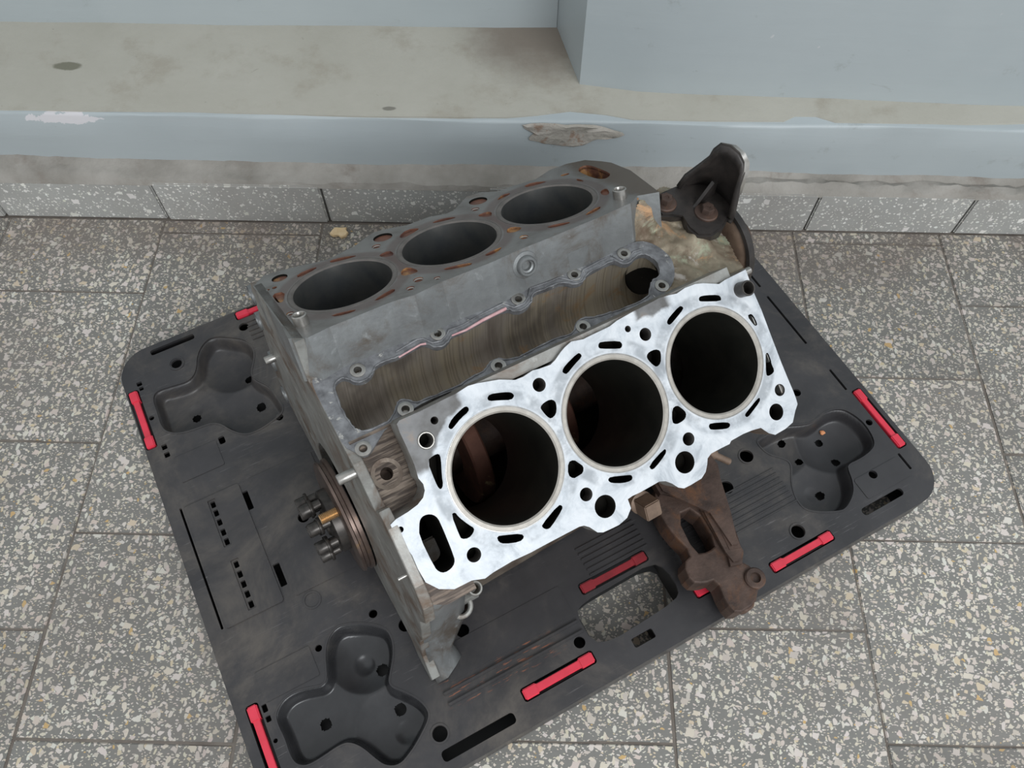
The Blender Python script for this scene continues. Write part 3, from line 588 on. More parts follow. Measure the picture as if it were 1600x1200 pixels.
HOLES_R = [[-51.8,48.8,5.9],[-95.1,4.7,2.4],[-37.6,-59.2,3.1],[52.8,-49.2,5.7],[53.2,48.9,5.7],[64.5,65.5,9.6],[159.5,48.8,5.8],[147.7,65.3,9.6],[145.5,-59.6,2.8],[158.9,-49.1,5.6],[263.7,49.0,5.5],[251.8,65.3,7.6]]
DOWEL_R = [[-49.8,-48.1,7.0],[263.5,-48.4,7.0]]
DECK_L = [[-104.5,65.1],[-102.8,66.8],[-90.6,80.7],[-66.2,75.6],[-32.5,62.2],[-0.9,69.8],[16.3,81.5],[25.3,85.1],[41.8,79.5],[54.9,72.4],[79.5,72.0],[95.1,64.0],[105.3,65.7],[120.6,78.7],[129.7,86.5],[144.7,84.9],[157.9,71.2],[174.9,70.1],[200.8,65.3],[225.1,75.4],[244.8,74.6],[263.2,66.5],[271.6,47.6],[275.4,35.6],[274.6,15.3],[274.3,0.8],[257.4,-67.2],[239.3,-57.5],[225.1,-66.1],[187.6,-68.5],[135.9,-68.8],[104.6,-68.1],[76.4,-70.1],[28.1,-68.5],[0.5,-71.9],[-19.1,-67.7],[-52.8,-67.5],[-73.3,-67.4],[-92.7,-70.0],[-106.0,-58.5],[-104.4,-33.8],[-104.5,5.2],[-103.4,43.1]]
SLOTS_L = [[[-95.2,34.1],[-83.6,29.9],[-89.6,11.5],[-92.9,10.0],[-95.5,13.8]],[[-31.3,57.9],[-21.4,56.2],[-8.0,48.0],[-9.9,45.2],[-26.2,49.4],[-32.2,52.8]],[[-64.7,55.5],[-45.3,57.0],[-46.4,51.1],[-66.6,46.2]],[[-66.7,-47.7],[-45.3,-55.6],[-49.3,-58.8],[-63.5,-54.8]],[[-29.8,-53.0],[-10.8,-46.0],[-7.1,-48.0],[-9.9,-53.0],[-25.2,-56.1]],[[7.7,29.5],[19.0,31.1],[20.3,22.1],[17.0,16.2],[8.8,22.0]],[[38.0,52.8],[50.6,62.3],[61.2,54.8],[57.6,50.7],[39.8,45.1]],[[75.9,56.4],[87.4,56.5],[98.6,48.2],[95.7,46.0],[76.7,52.5]],[[10.5,-18.5],[18.2,-17.1],[22.6,-32.2],[16.9,-34.6],[6.3,-30.3]],[[38.8,-46.3],[52.4,-50.8],[63.5,-56.9],[59.2,-60.8],[40.0,-52.1]],[[115.0,33.1],[125.1,33.5],[128.3,27.8],[122.2,18.0],[114.7,27.5]],[[144.8,49.8],[157.3,59.1],[165.9,54.2],[154.2,50.1]],[[182.2,59.3],[193.7,60.9],[205.4,49.8],[201.0,48.9],[184.2,53.0]],[[117.5,-20.8],[124.1,-19.7],[130.2,-28.6],[123.3,-33.3],[113.6,-29.3]],[[77.2,-52.1],[87.3,-49.9],[97.7,-50.3],[88.7,-56.3],[78.9,-56.5]],[[144.6,-46.5],[154.6,-48.4],[166.6,-55.4],[161.8,-57.5],[147.5,-52.8]],[[243.0,49.3],[250.0,54.5],[257.1,51.7],[258.4,34.4],[257.6,13.3],[254.3,7.2],[246.9,3.6],[242.3,6.6],[239.3,17.9],[240.0,42.4]],[[222.7,52.4],[232.1,50.1],[230.1,45.5],[221.9,48.1]],[[227.4,29.4],[229.4,24.9],[228.7,15.2],[224.8,22.5]],[[224.0,-18.4],[232.5,-17.0],[228.6,-27.9],[223.1,-33.1],[219.3,-27.9]],[[183.6,-52.3],[202.1,-47.5],[202.9,-51.6],[192.8,-55.7],[184.0,-55.6]]]
HOLES_L = [[-79.6,61.9,7.5],[-95.1,46.0,1.8],[-92.3,-17.0,3.3],[26.3,65.0,9.5],[132.4,65.6,9.5],[14.5,-48.3,4.5],[27.8,-58.9,2.8],[2.9,-57.7,3.6],[120.2,-48.6,4.1],[120.3,48.6,4.2],[13.7,50.2,4.3],[-89.0,45.3,2.3]]
DOWEL_L = [[-89.5,-43.5,6.4],[226.7,-47.8,6.6]]
GASK_OUT = [[-100.1,35.5],[-67.3,35.7],[-32.3,35.3],[20.9,37.4],[55.9,35.8],[91.4,33.3],[130.3,35.7],[157.6,33.3],[188.5,32.5],[212.9,32.1],[220.5,33.6],[230.6,31.9],[237.9,26.2],[243.7,15.8],[246.0,0.8],[239.2,-13.5],[228.9,-23.8],[217.4,-28.1],[207.2,-30.9],[178.9,-31.4],[159.8,-32.5],[132.8,-31.7],[88.7,-30.6],[39.0,-31.4],[9.5,-30.0],[-15.3,-27.5],[-37.4,-27.7],[-54.1,-32.1],[-66.9,-33.7],[-78.6,-41.6],[-88.2,-47.8],[-94.6,-47.5],[-98.4,-40.5],[-104.6,-34.0],[-107.4,-18.0],[-105.7,1.0],[-103.1,26.8]]
GASK_IN = [[-88.5,19.2],[-83.7,23.5],[-78.4,24.1],[-74.7,21.4],[-72.1,16.2],[-65.1,12.9],[-57.9,14.3],[-52.9,18.6],[-49.7,22.2],[-38.5,22.5],[-28.9,21.1],[-7.0,24.1],[-2.4,22.7],[2.8,15.0],[10.4,13.4],[17.7,16.9],[20.8,19.9],[34.6,19.3],[51.9,21.6],[77.1,23.1],[83.8,14.9],[93.7,14.7],[101.1,18.7],[101.5,19.4],[107.4,26.3],[126.1,24.8],[137.5,25.1],[146.1,16.8],[155.3,16.2],[161.8,22.0],[182.7,23.9],[196.1,23.5],[194.7,24.2],[201.1,14.8],[209.3,14.9],[216.6,18.6],[225.4,17.9],[230.0,9.9],[230.5,0.2],[225.8,-8.9],[219.8,-12.1],[214.0,-11.2],[207.3,-18.0],[198.0,-27.3],[160.5,-24.9],[159.6,-23.6],[143.3,-22.0],[134.3,-17.4],[125.1,-18.5],[117.4,-27.8],[99.6,-24.2],[74.5,-25.1],[63.8,-26.8],[50.0,-23.2],[44.7,-18.7],[37.7,-18.7],[31.5,-22.6],[29.2,-24.0],[13.1,-25.2],[-0.6,-27.4],[-28.8,-25.1],[-36.1,-25.0],[-39.1,-21.0],[-44.2,-16.6],[-49.8,-17.8],[-54.6,-24.4],[-63.0,-29.8],[-64.4,-29.9],[-85.2,-29.3],[-88.2,-24.1],[-90.0,-22.0],[-91.7,-3.2]]
GBOLT = [[-64.5,24.5],[11.1,26.1],[92.0,25.8],[152.0,25.9],[207.6,25.6],[-46.2,-26.4],[41.6,-25.7],[128.0,-25.5],[-91.2,-42.1],[218.2,-21.0]]
BRACKET = [[262.7, -137.0], [253.0, -170.3], [244.1, -198.6], [231.9, -235.8], [220.3, -244.9], [227.9, -256.8], [229.4, -272.9], [218.1, -279.3], [208.0, -288.5], [183.0, -288.3], [180.8, -273.3], [187.1, -249.4], [172.6, -246.5], [161.8, -239.0], [166.2, -218.9], [181.1, -215.6], [174.7, -184.7], [177.2, -158.1], [186.9, -138.7], [201.4, -134.0], [223.7, -133.3]]
BR_HOLE = [[191.2, -173.8], [213.8, -175.6], [210.0, -219.9], [197.2, -222.1], [184.1, -217.2]]
MOUNT = [[269.3, 64.0], [277.9, 67.2], [298.6, 66.4], [318.6, 65.3], [329.8, 53.4], [332.2, 35.6], [333.0, 23.3], [324.1, 14.0], [307.7, 4.3], [290.6, 0.5], [278.1, 6.6], [275.4, 18.4], [282.0, 34.5], [270.3, 37.5], [260.6, 42.2], [260.5, 53.8]]
MOUNT_BOLT = [[272.4, 53.5], [302.2, 25.8]]
SHELL = [[295.3, 63.9, 202.0], [300.9, 64.3, 214.0], [308.2, 57.9, 232.0], [310.6, 52.5, 245.0], [310.3, 51.3, 255.0], [313.9, 49.8, 262.0], [318.2, 42.8, 264.0], [321.7, 32.9, 262.0], [322.7, 24.8, 257.0], [321.2, 20.0, 250.0], [317.6, 15.5, 236.0], [316.6, 11.4, 218.0], [315.8, 8.7, 204.0]]

def bank(side):
    """matrix of a bank: x along the crankshaft, y outwards across the deck, z up the bore axis, origin on the deck face"""
    s = 1 if side == 'L' else -1
    n = Vector((0, s*math.sin(A_), math.cos(A_))); t = Vector((0, s*math.cos(A_), -math.sin(A_)))
    m = Matrix(((1, 0, 0), t, n)).transposed().to_4x4(); m.translation = n*HD*MM
    return m
BR, BL = bank('R'), bank('L')
BX = {'R': [i*BP for i in range(3)], 'L': [LOFF+i*BP for i in range(3)]}
def make_bank(side, outline, slots_, holes_, dows, deckmat, sidemat, BMx, depth):
    bh = [circle(x, 0, 49.0, 64) for x in BX[side]]
    sl = [smooth_loop(s, 1) for s in slots_]
    rh = [circle(x, y, r, 28) for x, y, r in holes_] + [circle(x, y, r-1.5, 28) for x, y, r in dows]
    me = plate(outline, bh+sl+rh, depth, 0, True)
    deck = link('cylinder_bank', me, [deckmat, sidemat], eng, BMx)
    def dseg(px, py, a, b):
        ax, ay = a; bx, by = b; L2 = (bx-ax)**2+(by-ay)**2 or 1e-9
        t_ = max(0, min(1, ((px-ax)*(bx-ax)+(py-ay)*(by-ay))/L2)); return math.hypot(px-ax-t_*(bx-ax), py-ay-t_*(by-ay))
    me.materials.append(M['recess_shade' if side == 'R' else 'sludge']); me.materials.append(M['recess_shade'])  # bright bank's slot walls and the wide holes get painted shade
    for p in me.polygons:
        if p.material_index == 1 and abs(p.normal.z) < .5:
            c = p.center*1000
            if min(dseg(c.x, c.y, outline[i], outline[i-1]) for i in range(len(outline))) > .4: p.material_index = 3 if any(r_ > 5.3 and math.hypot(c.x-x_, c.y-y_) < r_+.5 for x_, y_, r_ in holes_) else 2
    deck['label'] = 'bank with the bright scraped deck face' if side == 'R' else 'bank with the dull brown-stained deck face'
    for i, x in enumerate(BX[side]):
        lin = lathe([(49.0, -0.1), (48.9, 0.25), (46.0, 0.25), (44.6, -0.9), (44.5, -3), (44.5, -126), (47.5, -126), (47.5, -8), (48.9, -6)], 96, True)
        for p in lin.polygons:
            c = p.center; r = math.hypot(c.x, c.y)
            p.material_index = 1 if (r < 0.0446 and c.z < -0.0015) else 0
        o = link('cylinder_liner', lin, ['liner_r' if side == 'R' else 'liner_l', 'bore' if side == 'R' else 'bore_l'], eng, BMx @ Matrix.Translation((x*MM, 0, 0)))
        ring = lathe([(49.9, -0.1), (49.9, 0.35), (49.1, 0.35), (49.1, -0.1)], 96, True)
        link('fire_ring_land', ring, 'steel' if side == 'R' else 'liner_l', eng, BMx @ Matrix.Translation((x*MM, 0, 0)))
    return deck
make_bank('R', DECK_R, SLOTS_R, HOLES_R, DOWEL_R, 'deck_r', 'cast', BR, 26)
make_bank('L', DECK_L, SLOTS_L, HOLES_L, DOWEL_L, 'deck_l', 'cast_clean', BL, 42)
# sludge lying in the coolant passages of the dull bank
shelf = plate([(-93, -58), (262, -58), (262, 60), (-93, 58)], [circle(x, 0, 49.6, 64) for x in BX['L']] + [circle(x, y, r+.6, 24) for x, y, r in HOLES_L if r > 7] + [smooth_loop(SLOTS_L[16], 1)], 2, -2)
link('sludge_and_slot_shade', shelf, 'sludge', eng, BL)
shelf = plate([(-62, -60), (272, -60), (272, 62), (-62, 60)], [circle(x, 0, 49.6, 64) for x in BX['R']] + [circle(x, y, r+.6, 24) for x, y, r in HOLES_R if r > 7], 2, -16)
link('sludge_and_slot_shade', shelf, 'recess_shade', eng, BR)  # near-black sheet paints the shade below the bright bank's slots
# threads and floors of the head bolt holes
for BMx, hs, mt in ((BR, HOLES_R, 'steel_dark'), (BL, HOLES_L, 'steel')):
    for x, y, r in hs:
        if r < 2.5: continue
        prof = [(r+.1, -0.8)]
        z = -1.6; k = 0
        while z > -15: prof.append((r-(0.0 if k % 2 else 0.55), z)); z -= 0.75; k += 1
        prof += [(r-.4, -22), (0.3, -23)]
        o = link('bolt_hole', lathe(prof, 24, False, False), mt if r < 7 else 'recess_shade', eng, BMx @ Matrix.Translation((x*MM, y*MM, 0)))  # wide holes are painted with the recess shade
for BMx, ds, mt, h in ((BR, DOWEL_R, 'steel', (1.2, 12)), (BL, DOWEL_L, 'steel', (9, 9))):
    for (x, y, r), hh in zip(ds, h):
        link('dowel_sleeve', lathe([(r, -6), (r, hh-.7), (r-.6, hh), (r-1.3, hh), (r-1.7, hh-.6), (r-1.7, -14)], 36, False, False), 'steel_dark' if (hh > 5 and BMx is BR) else mt, eng, BMx @ Matrix.Translation((x*MM, y*MM, 0)))
# lower parts of the two banks: shell walls from the decks down to the skirt
def quad_shell(name, quads, mat, label=None):
    bm = bmesh.new()
    for q in quads:
        bm.faces.new([bm.verts.new(Vector(p)*MM) for p in q])
    bmesh.ops.remove_doubles(bm, verts=bm.verts, dist=1e-5)
    me = from_bm(bm); o = link(name, me, mat, eng)
    sm = o.modifiers.new('s', 'SOLIDIFY'); sm.thickness = 0.004; sm.offset = 0
    if label: o['label'] = label
    return o
def bp(side, x, t, d):
    s = 1 if side == 'L' else -1
    return (x, s*((HD-d)*math.sin(A_)+t*math.cos(A_)), (HD-d)*math.cos(A_)-t*math.sin(A_))
for side, t1, x0, x1 in (('R', 66, -96, 274), ('L', 66, -98, 268)):
    s = 1 if side == 'L' else -1
    d1 = 24 if side == 'R' else 40
    P0, P1 = bp(side, x0, t1, d1), bp(side, x1, t1, d1); Q0, Q1 = bp(side, x0, 60, 96), bp(side, x1, 60, 96)
    R0, R1 = (x0, s*128, 40), (x1, s*122, 40); S0, S1 = (x0, s*128, -66), (x1, s*122, -50)
    quad_shell('crankcase_wall', [(P0, P1, Q1, Q0), (Q0, Q1, R1, R0), (R0, R1, S1, S0)], 'cast_brown' if side == 'R' else 'cast')
    # machined rail under the deck edge
    link('deck_rail', box(-50, 262, -2, 6, -5, 0, 1.5), 'cast', eng, orient(bp(side, 0, t1, 30), (0, s*math.sin(A_), math.cos(A_))))
front = [bp('L', 272, 60, 20), bp('L', 272, -52, 24), (272, 34, 176), (272, -34, 176), bp('R', 272, -60, 2), bp('R', 272, 66, 2), (272, -126, 60), (272, -122, -44), (272, 122, -44), (272, 134, 60)]
def yz_plate(name, pts, x0, x1, mat, hs=(), bev=0.8):
    """plate standing across the crankshaft: outline (y, z), thickness from x0 to x1"""
    me = plate([(y, z) for y, z in pts], [list(h) for h in hs], x1-x0, 0, None, bev)
    m = Matrix(((0, 0, 1, 0), (1, 0, 0, 0), (0, 1, 0, 0), (0, 0, 0, 1))); m.translation = Vector((x1*MM, 0, 0))
    return link(name, me, mat, eng, m)
yz_plate('front_wall', [(p[1], p[2]) for p in front], 266, 274, 'cast')
# rear bell housing flange
LD = [bp('L', 0, 80, 0), bp('L', 0, 66, 0), bp('L', 0, -69, 0)]; RD = [bp('R', 0, -2, 0), bp('R', 0, 50, 0)]
fo = [(LD[0][1], LD[0][2]-3), (LD[1][1], LD[1][2]), (LD[2][1], LD[2][2]), (38, 190), (-30, 189.5), (-50, 188), (-62, 184), (-88, 176), (-96, 192), (-111, 190), (RD[1][1], RD[1][2]), (-168, 150), (-172, 120), (-162, 90), (-166, 40), (-160, 0), (-166, -40), (-186, -64), (-184, -77), (-156, -78.5), (-142, -60),
      (-90, -66), (90, -66), (140, -70), (176, -74), (196, -60), (200, -20), (190, 20), (196, 60), (182, 100), (186, 130)]
fl_ = yz_plate('bell_housing_flange', fo, -104, -95, 'cast', [circle(0, -10, 68, 60)], 1.0)
fl_['label'] = 'thin rear flange with a rounded outline'
# bosses around the flange outline
for y, z, r in ((188, 118, 10), (196, 62, 10), (192, -12, 12), (176, -62, 10)):
    link('flange_boss', lathe([(r, 0), (r, 20), (r-2, 22), (r*.45, 22), (r*.45, 6), (0.2, 6)], 28, False, False), 'cast_clean', eng, orient((-106, y, z), (1, 0, 0), (0, 1, 0)))
for y, z, L_ in ((170, 28, 12), (-52, 178, 16), (-140, 160, 8)):
    link('flange_dowel', lathe([(0.2, 0), (4.0, 0), (4.6, .8), (4.6, L_), (0.2, L_)] if L_ > 9 else [(0.2, 0), (1.5, 0), (1.6, .4), (1.6, L_), (0.2, L_)], 24, False, False), 'steel', eng, orient((-104-L_+1, y, z), (1, 0, 0), (0, 1, 0)))
# crankshaft end: disc and ring of socket bolts
disc = link('crankshaft_flange', lathe([(20, 0), (56, 0), (60, 1.5), (61, 4), (58.5, 5), (58.5, 8), (61, 9), (61, 13), (40, 15), (20, 15)], 72, True), 'crank', eng, orient((-118, -6, -18), (1, 0, 0), (0, 1, 0)))
link('crankshaft_hub', lathe([(0.2, 0), (12, 0), (14, 2), (30, 3), (34, 6), (34, 30), (0.2, 30)], 48, False, False), 'steel_dark', eng, orient((-132, -6, -18), (1, 0, 0), (0, 1, 0)))
bolt = merge(lathe([(5.2, -2), (5.2, 6), (8.6, 6), (9.2, 7), (9.2, 9), (7, 9.5), (7, 18), (6.4, 19), (3.4, 19), (3.4, 14), (0.2, 14)], 12, False, False))
for k in range(8):
    a = math.radians(20+45*k)
    link('flange_bolt', bolt, 'steel_dark', eng, orient((-130, -6+28*math.cos(a), -18+28*math.sin(a)), (-1, 0, 0), (0, 1, 0)))
thread = []
z = 0
while z < 22: thread += [(4.6, z), (5.4, z+.7)]; z += 1.5
link('timing_stud', lathe([(0.2, 0)]+thread+[(0.2, z)], 24, False, False), 'brass', eng, orient((-136, -16, 24), (1, 0, 0), (0, 1, 0)))
# valley: sealing flange, stained well beneath, threaded inserts, sealant beads
go = [(max(x, -103.5), y) for x, y in GASK_OUT]
vm = Matrix.Translation((0, 0, 0.190))
ins_ = [(x, y, 3.4) for x, y in GBOLT]
link('valley_shelf', plate([(-8, -62), (-8, -71.5), (150, -71.5), (262, -71.5), (262, -62)], [], 27, -4.5), 'cast', eng, BR)
link('valley_flange', plate(smooth_loop(go, 1), [smooth_loop(GASK_IN, 1)] + [circle(x, y, r, 20) for x, y, r in ins_ if (x, y) != GBOLT[-1]], 6, 0, None), 'sealant', eng, vm)
for x, y, r in ins_:
    link('threaded_insert', lathe([(6.6, .1), (6.6, .9), (5.6, 1.2), (3.4, 1.0), (3.0, 0), (3.2, -1), (2.8, -2), (3.2, -3), (2.8, -4), (3.0, -7), (0.2, -7.5)], 28, False, False), 'steel', eng, vm @ Matrix.Translation((x*MM, y*MM, 0)))
def bead(name, pts, r, mat, closed=True, parent=eng, mw=None):
    cu = bpy.data.curves.new('c', 'CURVE'); cu.dimensions = '3D'; cu.bevel_depth = r*MM; cu.bevel_resolution = 2
    s = cu.splines.new('POLY'); s.points.add(len(pts)-1); s.use_cyclic_u = closed
    for i, p in enumerate(pts): s.points[i].co = (p[0]*MM, p[1]*MM, p[2]*MM, 1); s.points[i].radius = 1+random.uniform(-.4, .4)
    o = bpy.data.objects.new('c', cu); me = bpy.data.meshes.new_from_object(o); bpy.data.objects.remove(o); bpy.data.curves.remove(cu); me.materials.clear()
    for p in me.polygons: p.use_smooth = True
    return link(name, me, mat, parent, mw)
bead('sealant_bead', [(x+random.uniform(-.4, .4), y+random.uniform(-.4, .4), .2) for x, y in smooth_loop(GASK_IN, 2)], .8, 'sealant', True, eng, vm)
mid = []
gi = GASK_IN
for i in range(10, 37): mid.append((gi[i][0], gi[i][1]+5.0, .4))
bead('sealant_bead', mid, .9, 'sealant', False, eng, vm)
bead('pink_sealant_bead', [(gi[i][0], gi[i][1]-.8, .3) for i in range(16, 20)] , 1.3, 'sealant_pink', False, eng, vm)
bead('pink_sealant_bead', [(gi[i][0], gi[i][1]-.8, .3) for i in range(10, 13)] , 1.1, 'sealant_pink', False, eng, vm)
# side walls from the sealing flange into the trough
bm = bmesh.new(); prof = [(27, 186), (26, 172), (24, 158), (20, 143), (12, 130), (0, 124), (-12, 130), (-20, 143), (-24, 158), (-26, 172), (-31, 186)]
xs = list(range(-97, 240, 4)); rows = []
for x in xs:
    e = 1.0
    if x > 205: e = math.sqrt(max(0.05, 1-((x-205)/34)**2))
    r = []
    for k, (y, z) in enumerate(prof):
        rip = 0.6*math.sin(x*1.1+k*.4) + 2.2*math.sin(x*.055+k*.7)
        r.append(bm.verts.new((x*MM, (y*e)*MM, (z + (rip if 0 < k < 10 else 0))*MM)))
    rows.append(r)
for i in range(len(xs)-1):
    for k in range(len(prof)-1): bm.faces.new((rows[i][k], rows[i+1][k], rows[i+1][k+1], rows[i][k+1]))
bm.faces.new(rows[0]); bm.faces.new(rows[-1][::-1])
me = from_bm(bm, True); 
link('valley_trough', me, 'well', eng)
# drain passage at the front end of the trough, its shade painted black, small one at the rear
def passage(p, zdir, r, dep, name='drain_passage'):
    link(name, lathe([(r+2.5, 0), (r+1, 1.2), (r, 0.3), (r, -1), (r*.9, -dep), (0.2, -dep)], 36, False, False), 'recess_shade', eng, orient(p, zdir))
link('drain_passage', lathe([(16, .5), (16, -4), (0.2, -4)], 36, False, False), 'recess_shade', eng, orient((224, 9, 163), (-.62, -.35, .7)))
# boss with a threaded hole on the inner wall of the dull bank
tl = Vector((0, -math.cos(A_), math.sin(A_)))
link('threaded_boss', lathe([(14, -2), (12.5, 0.8), (9.5, 1.4), (9.2, 5), (8.4, 6), (6.6, 6), (6.2, 4), (4.6, 3.4), (4.3, -6), (0.2, -6)], 40, False, False), 'cast_clean', eng, orient((107, 43.5, 211), tl))
for x, w_ in ((35, 7), (52, 7), (70, 14), (150, 24)):
    link('casting_rib', box(x, x+w_, -11, 9, -1, .6, .5), 'cast_clean', eng, orient(bp('L', 0, -68.3, 30), tl))
# rear shoulder of the bright bank: lower ridged surface with a bored hole, and a pale step wall
SH = BR @ Matrix.Translation((0, 0.004, -0.023)) @ Matrix.Rotation(math.radians(12.5), 4, 'X')
link('rear_shoulder', plate([(-99, -74), (-60, -74), (-60, 0), (-99, 0)], [circle(-82.9, -38.5, 5.2, 28)], 36, 0, None), 'cast_ridged', eng, SH)
link('bored_hole', lathe([(13.2, -1.4), (12.6, .5), (11.4, .3), (8, -.2), (5.4, -.6), (5.2, -18), (0.2, -18)], 44, False, False), 'cast_brown', eng, SH @ Matrix.Translation((-0.0829, -0.0385, 0)))
link('rear_shoulder', plate([(-99, 4), (-58, 4), (-58, 78), (-84, 78), (-99, 70)], [smooth_loop(SLOTS_R[2], 1)], 30, -14, None), 'cast_ridged', eng, BR)
SO = smooth_loop(SLOTS_R[2], 1)
link('oil_drain_shade', plate(offset_loop(SO, 1.2), [offset_loop(SO, -0.4)], 60, -1.5), 'recess_shade', eng, BR)  # added black liner paints the shade inside the oil drain
yz = [(-44, 180), (-36, 184), (-30, 184), (-30, 150), (-44, 150)]
yz_plate('valley_end_wall', yz, -98, -70, 'cast_brown')
# front casting: lumpy corroded surface between the decks
bm = bmesh.new(); nn = 40; gv = {}
from mathutils import noise as mn
from mathutils.geometry import intersect_point_line
def inside(p, poly):
    c = False; n = len(poly); j = n-1
    for i in range(n):
        if ((poly[i][1] > p[1]) != (poly[j][1] > p[1])) and (p[0] < (poly[j][0]-poly[i][0])*(p[1]-poly[i][1])/(poly[j][1]-poly[i][1]+1e-9)+poly[i][0]): c = not c
        j = i
    return c
FP = [(196, -30), (224, -20), (235, -10), (240, 1), (238, 14), (231, 24), (217, 30), (212, 44), (238, 56), (256, 70), (292, 80), (318, 66), (326, 30), (318, 8), (303, -44), (276, -56), (254, -56), (215, -46)]
zf = lambda x, y: 187.6 + 3*min(1, max(0, math.hypot((x-205)/1.2, y)-37)/8) + (max(0, y-34)*1.15*min(1, max(0, (257-x)/7)) if y > 34 else 0) + (max(0, -y-38)*1.5) + 3.2*mn.noise(Vector((x*.05, y*.05, 0))) + 1.6*mn.noise(Vector((x*.14, y*.14, 3))) - (max(0, x-285)*.25) + (5*math.exp(-((x-280)**2+(y-8)**2)/160.)) + (3.5*math.exp(-((x-262)**2+(y-34)**2)/120.)) - 5*math.exp(-((x-268)**2+(y+14)**2)/120.)
x0_, y0_ = 190, -60
for i in range(112):
    for j in range(118):
        x, y = x0_+i*1.25, y0_+j*1.25
        if inside((x, y), FP): gv[i, j] = bm.verts.new((x*MM, y*MM, min(zf(x, y), 216)*MM))
for (i, j) in list(gv):
    q = [gv.get((i+a, j+b)) for a, b in ((0, 0), (1, 0), (1, 1), (0, 1))]
    if all(q): bm.faces.new(q)
me = bpy.data.meshes.new('m'); 
be = [e for e in bm.edges if len(e.link_faces) == 1]
ret = bmesh.ops.extrude_edge_only(bm, edges=be)
for v in [g for g in ret['geom'] if isinstance(g, bmesh.types.BMVert)]: v.co.z = 0.172
for v in [v for v in bm.verts if not v.link_faces]: bm.verts.remove(v)
me = from_bm(bm, True); link('front_cover', me, 'cast_front', eng)
link('front_cover_column', prism([(268, 40), (262, 52), (270, 66), (292, 72), (316, 60), (326, 34), (318, 10), (290, 0), (276, 14)], -30, 184, 1.5), 'cast_brown', eng)
# black mounting bracket on top of the front end
mb = link('mounting_bracket', prism(MOUNT, 184, 200, 2.0), 'bracket_black', eng); mb['label'] = 'black cast mounting bracket with an upright curved shell'
pb = []
bm = bmesh.new(); n = len(SHELL); low = [];
foot = [(296, 63), (302, 64.5), (310, 64), (318, 62), (325, 58), (329, 52), (331, 44), (332, 36), (332, 29), (332, 23), (329, 18), (325, 13), (318, 8)]
for k in range(6):
    t = k/5.0; row = []
    for (a, b_), (x, y, z) in zip(foot, SHELL):
        tt = t; bulge = 4*math.sin(math.pi*t)
        row.append(bm.verts.new(((a+(x-a)*tt + bulge*.7)*MM, (b_+(y-b_)*tt)*MM, (196+(z-196)*tt)*MM)))
    low.append(row)
for k in range(5):
    for i in range(n-1): bm.faces.new((low[k][i], low[k][i+1], low[k+1][i+1], low[k+1][i]))
o = link('bracket_shell', from_bm(bm, True), 'bracket_black', eng); s_ = o.modifiers.new('s', 'SOLIDIFY'); s_.thickness = 0.0045; s_.offset = 0
o = link('bracket_rib', prism([(0, 0), (34, 0), (30, 22), (22, 26), (6, 5)], -1.6, 1.6, .6), 'bracket_black', eng, Matrix.Translation((0.292, 0.036, 0.197)) @ Matrix.Rotation(math.radians(12), 4, 'Z') @ Matrix.Rotation(math.radians(90), 4, 'X'))
bm = bmesh.new(); rr = []
for off, dz in ((0, 2.0), (5.5, 1.0), (6.5, -9), (1.0, -8)):
    row = []
    for i in range(5, 11):
        x, y, z = SHELL[i]; row.append(bm.verts.new(((x+off*.9+1)*MM, (y-off*.35)*MM, (z+dz)*MM)))
    rr.append(row)
for k in range(4):
    for i in range(5): bm.faces.new((rr[k][i], rr[k][i+1], rr[(k+1) % 4][i+1], rr[(k+1) % 4][i]))
bm.faces.new([r[0] for r in rr]); bm.faces.new([r[-1] for r in rr][::-1])
o = link('mount_pad', from_bm(bm, True), 'steel', eng); o['label'] = 'bare metal edge of the mount'
hexb = merge(lathe([(11.5, 0), (11.5, 1.6), (10.5, 2.4), (0.2, 2.4)], 32, False, False), lathe([(6.6, 2), (6.6, 8), (5.8, 9), (2.4, 9), (2.0, 8.2), (0.2, 8.2)], 6, False, False))
for x, y in MOUNT_BOLT: link('bracket_bolt', hexb, 'rust', eng, Matrix.Translation((x*MM, y*MM, 0.200)))
for x, y in MOUNT_BOLT: link('bracket_foot', lathe([(0.2, -14), (13.5, -14), (13.5, 0), (0.2, 0)], 32, False, False), 'bracket_black', eng, Matrix.Translation((x*MM, y*MM, 0.196)))
# water pump pulley standing behind the front cover
link('pump_pulley', lathe([(10, 0), (14, 1), (17, -3), (37, -3), (42, 0), (46, -3), (48, -2), (48, 1.5), (44, 5), (41, 7), (37, 8), (10, 10)], 72, True), ['rust_light'], eng, orient((331, 16, 148), (-1, 0, 0), (0, 1, 0)))
link('pulley_rim', lathe([(46.5, -2.4), (50, -2.4), (50.5, -1.6), (50.5, 5), (47, 6)], 72, True), 'bracket_black', eng, orient((331, 16, 148), (-1, 0, 0), (0, 1, 0)))
link('pulley_hub', lathe([(0.2, 8), (14, 8), (16, 5), (16, -30), (0.2, -30)], 36, False, False), 'rust', eng, orient((331, 16, 148), (-1, 0, 0), (0, 1, 0)))
for k in range(4):
    a = math.radians(35+90*k); link('pulley_bolt', hexb, 'rust', eng, orient((330, 16+24*math.cos(a), 148+24*math.sin(a)), (-1, 0, 0), (0, 1, 0)) @ Matrix.Scale(.6, 4))
# front dowel tips
for p, L_ in (((273, -52, 208), 18), ((268, 98, 168), 22)):
    link('front_dowel', lathe([(0.2, 0), (3.6, 0), (3.6, L_-1), (2.8, L_), (0.2, L_)], 20, False, False), 'steel', eng, orient(p, (1, 0, 0), (0, 1, 0)))
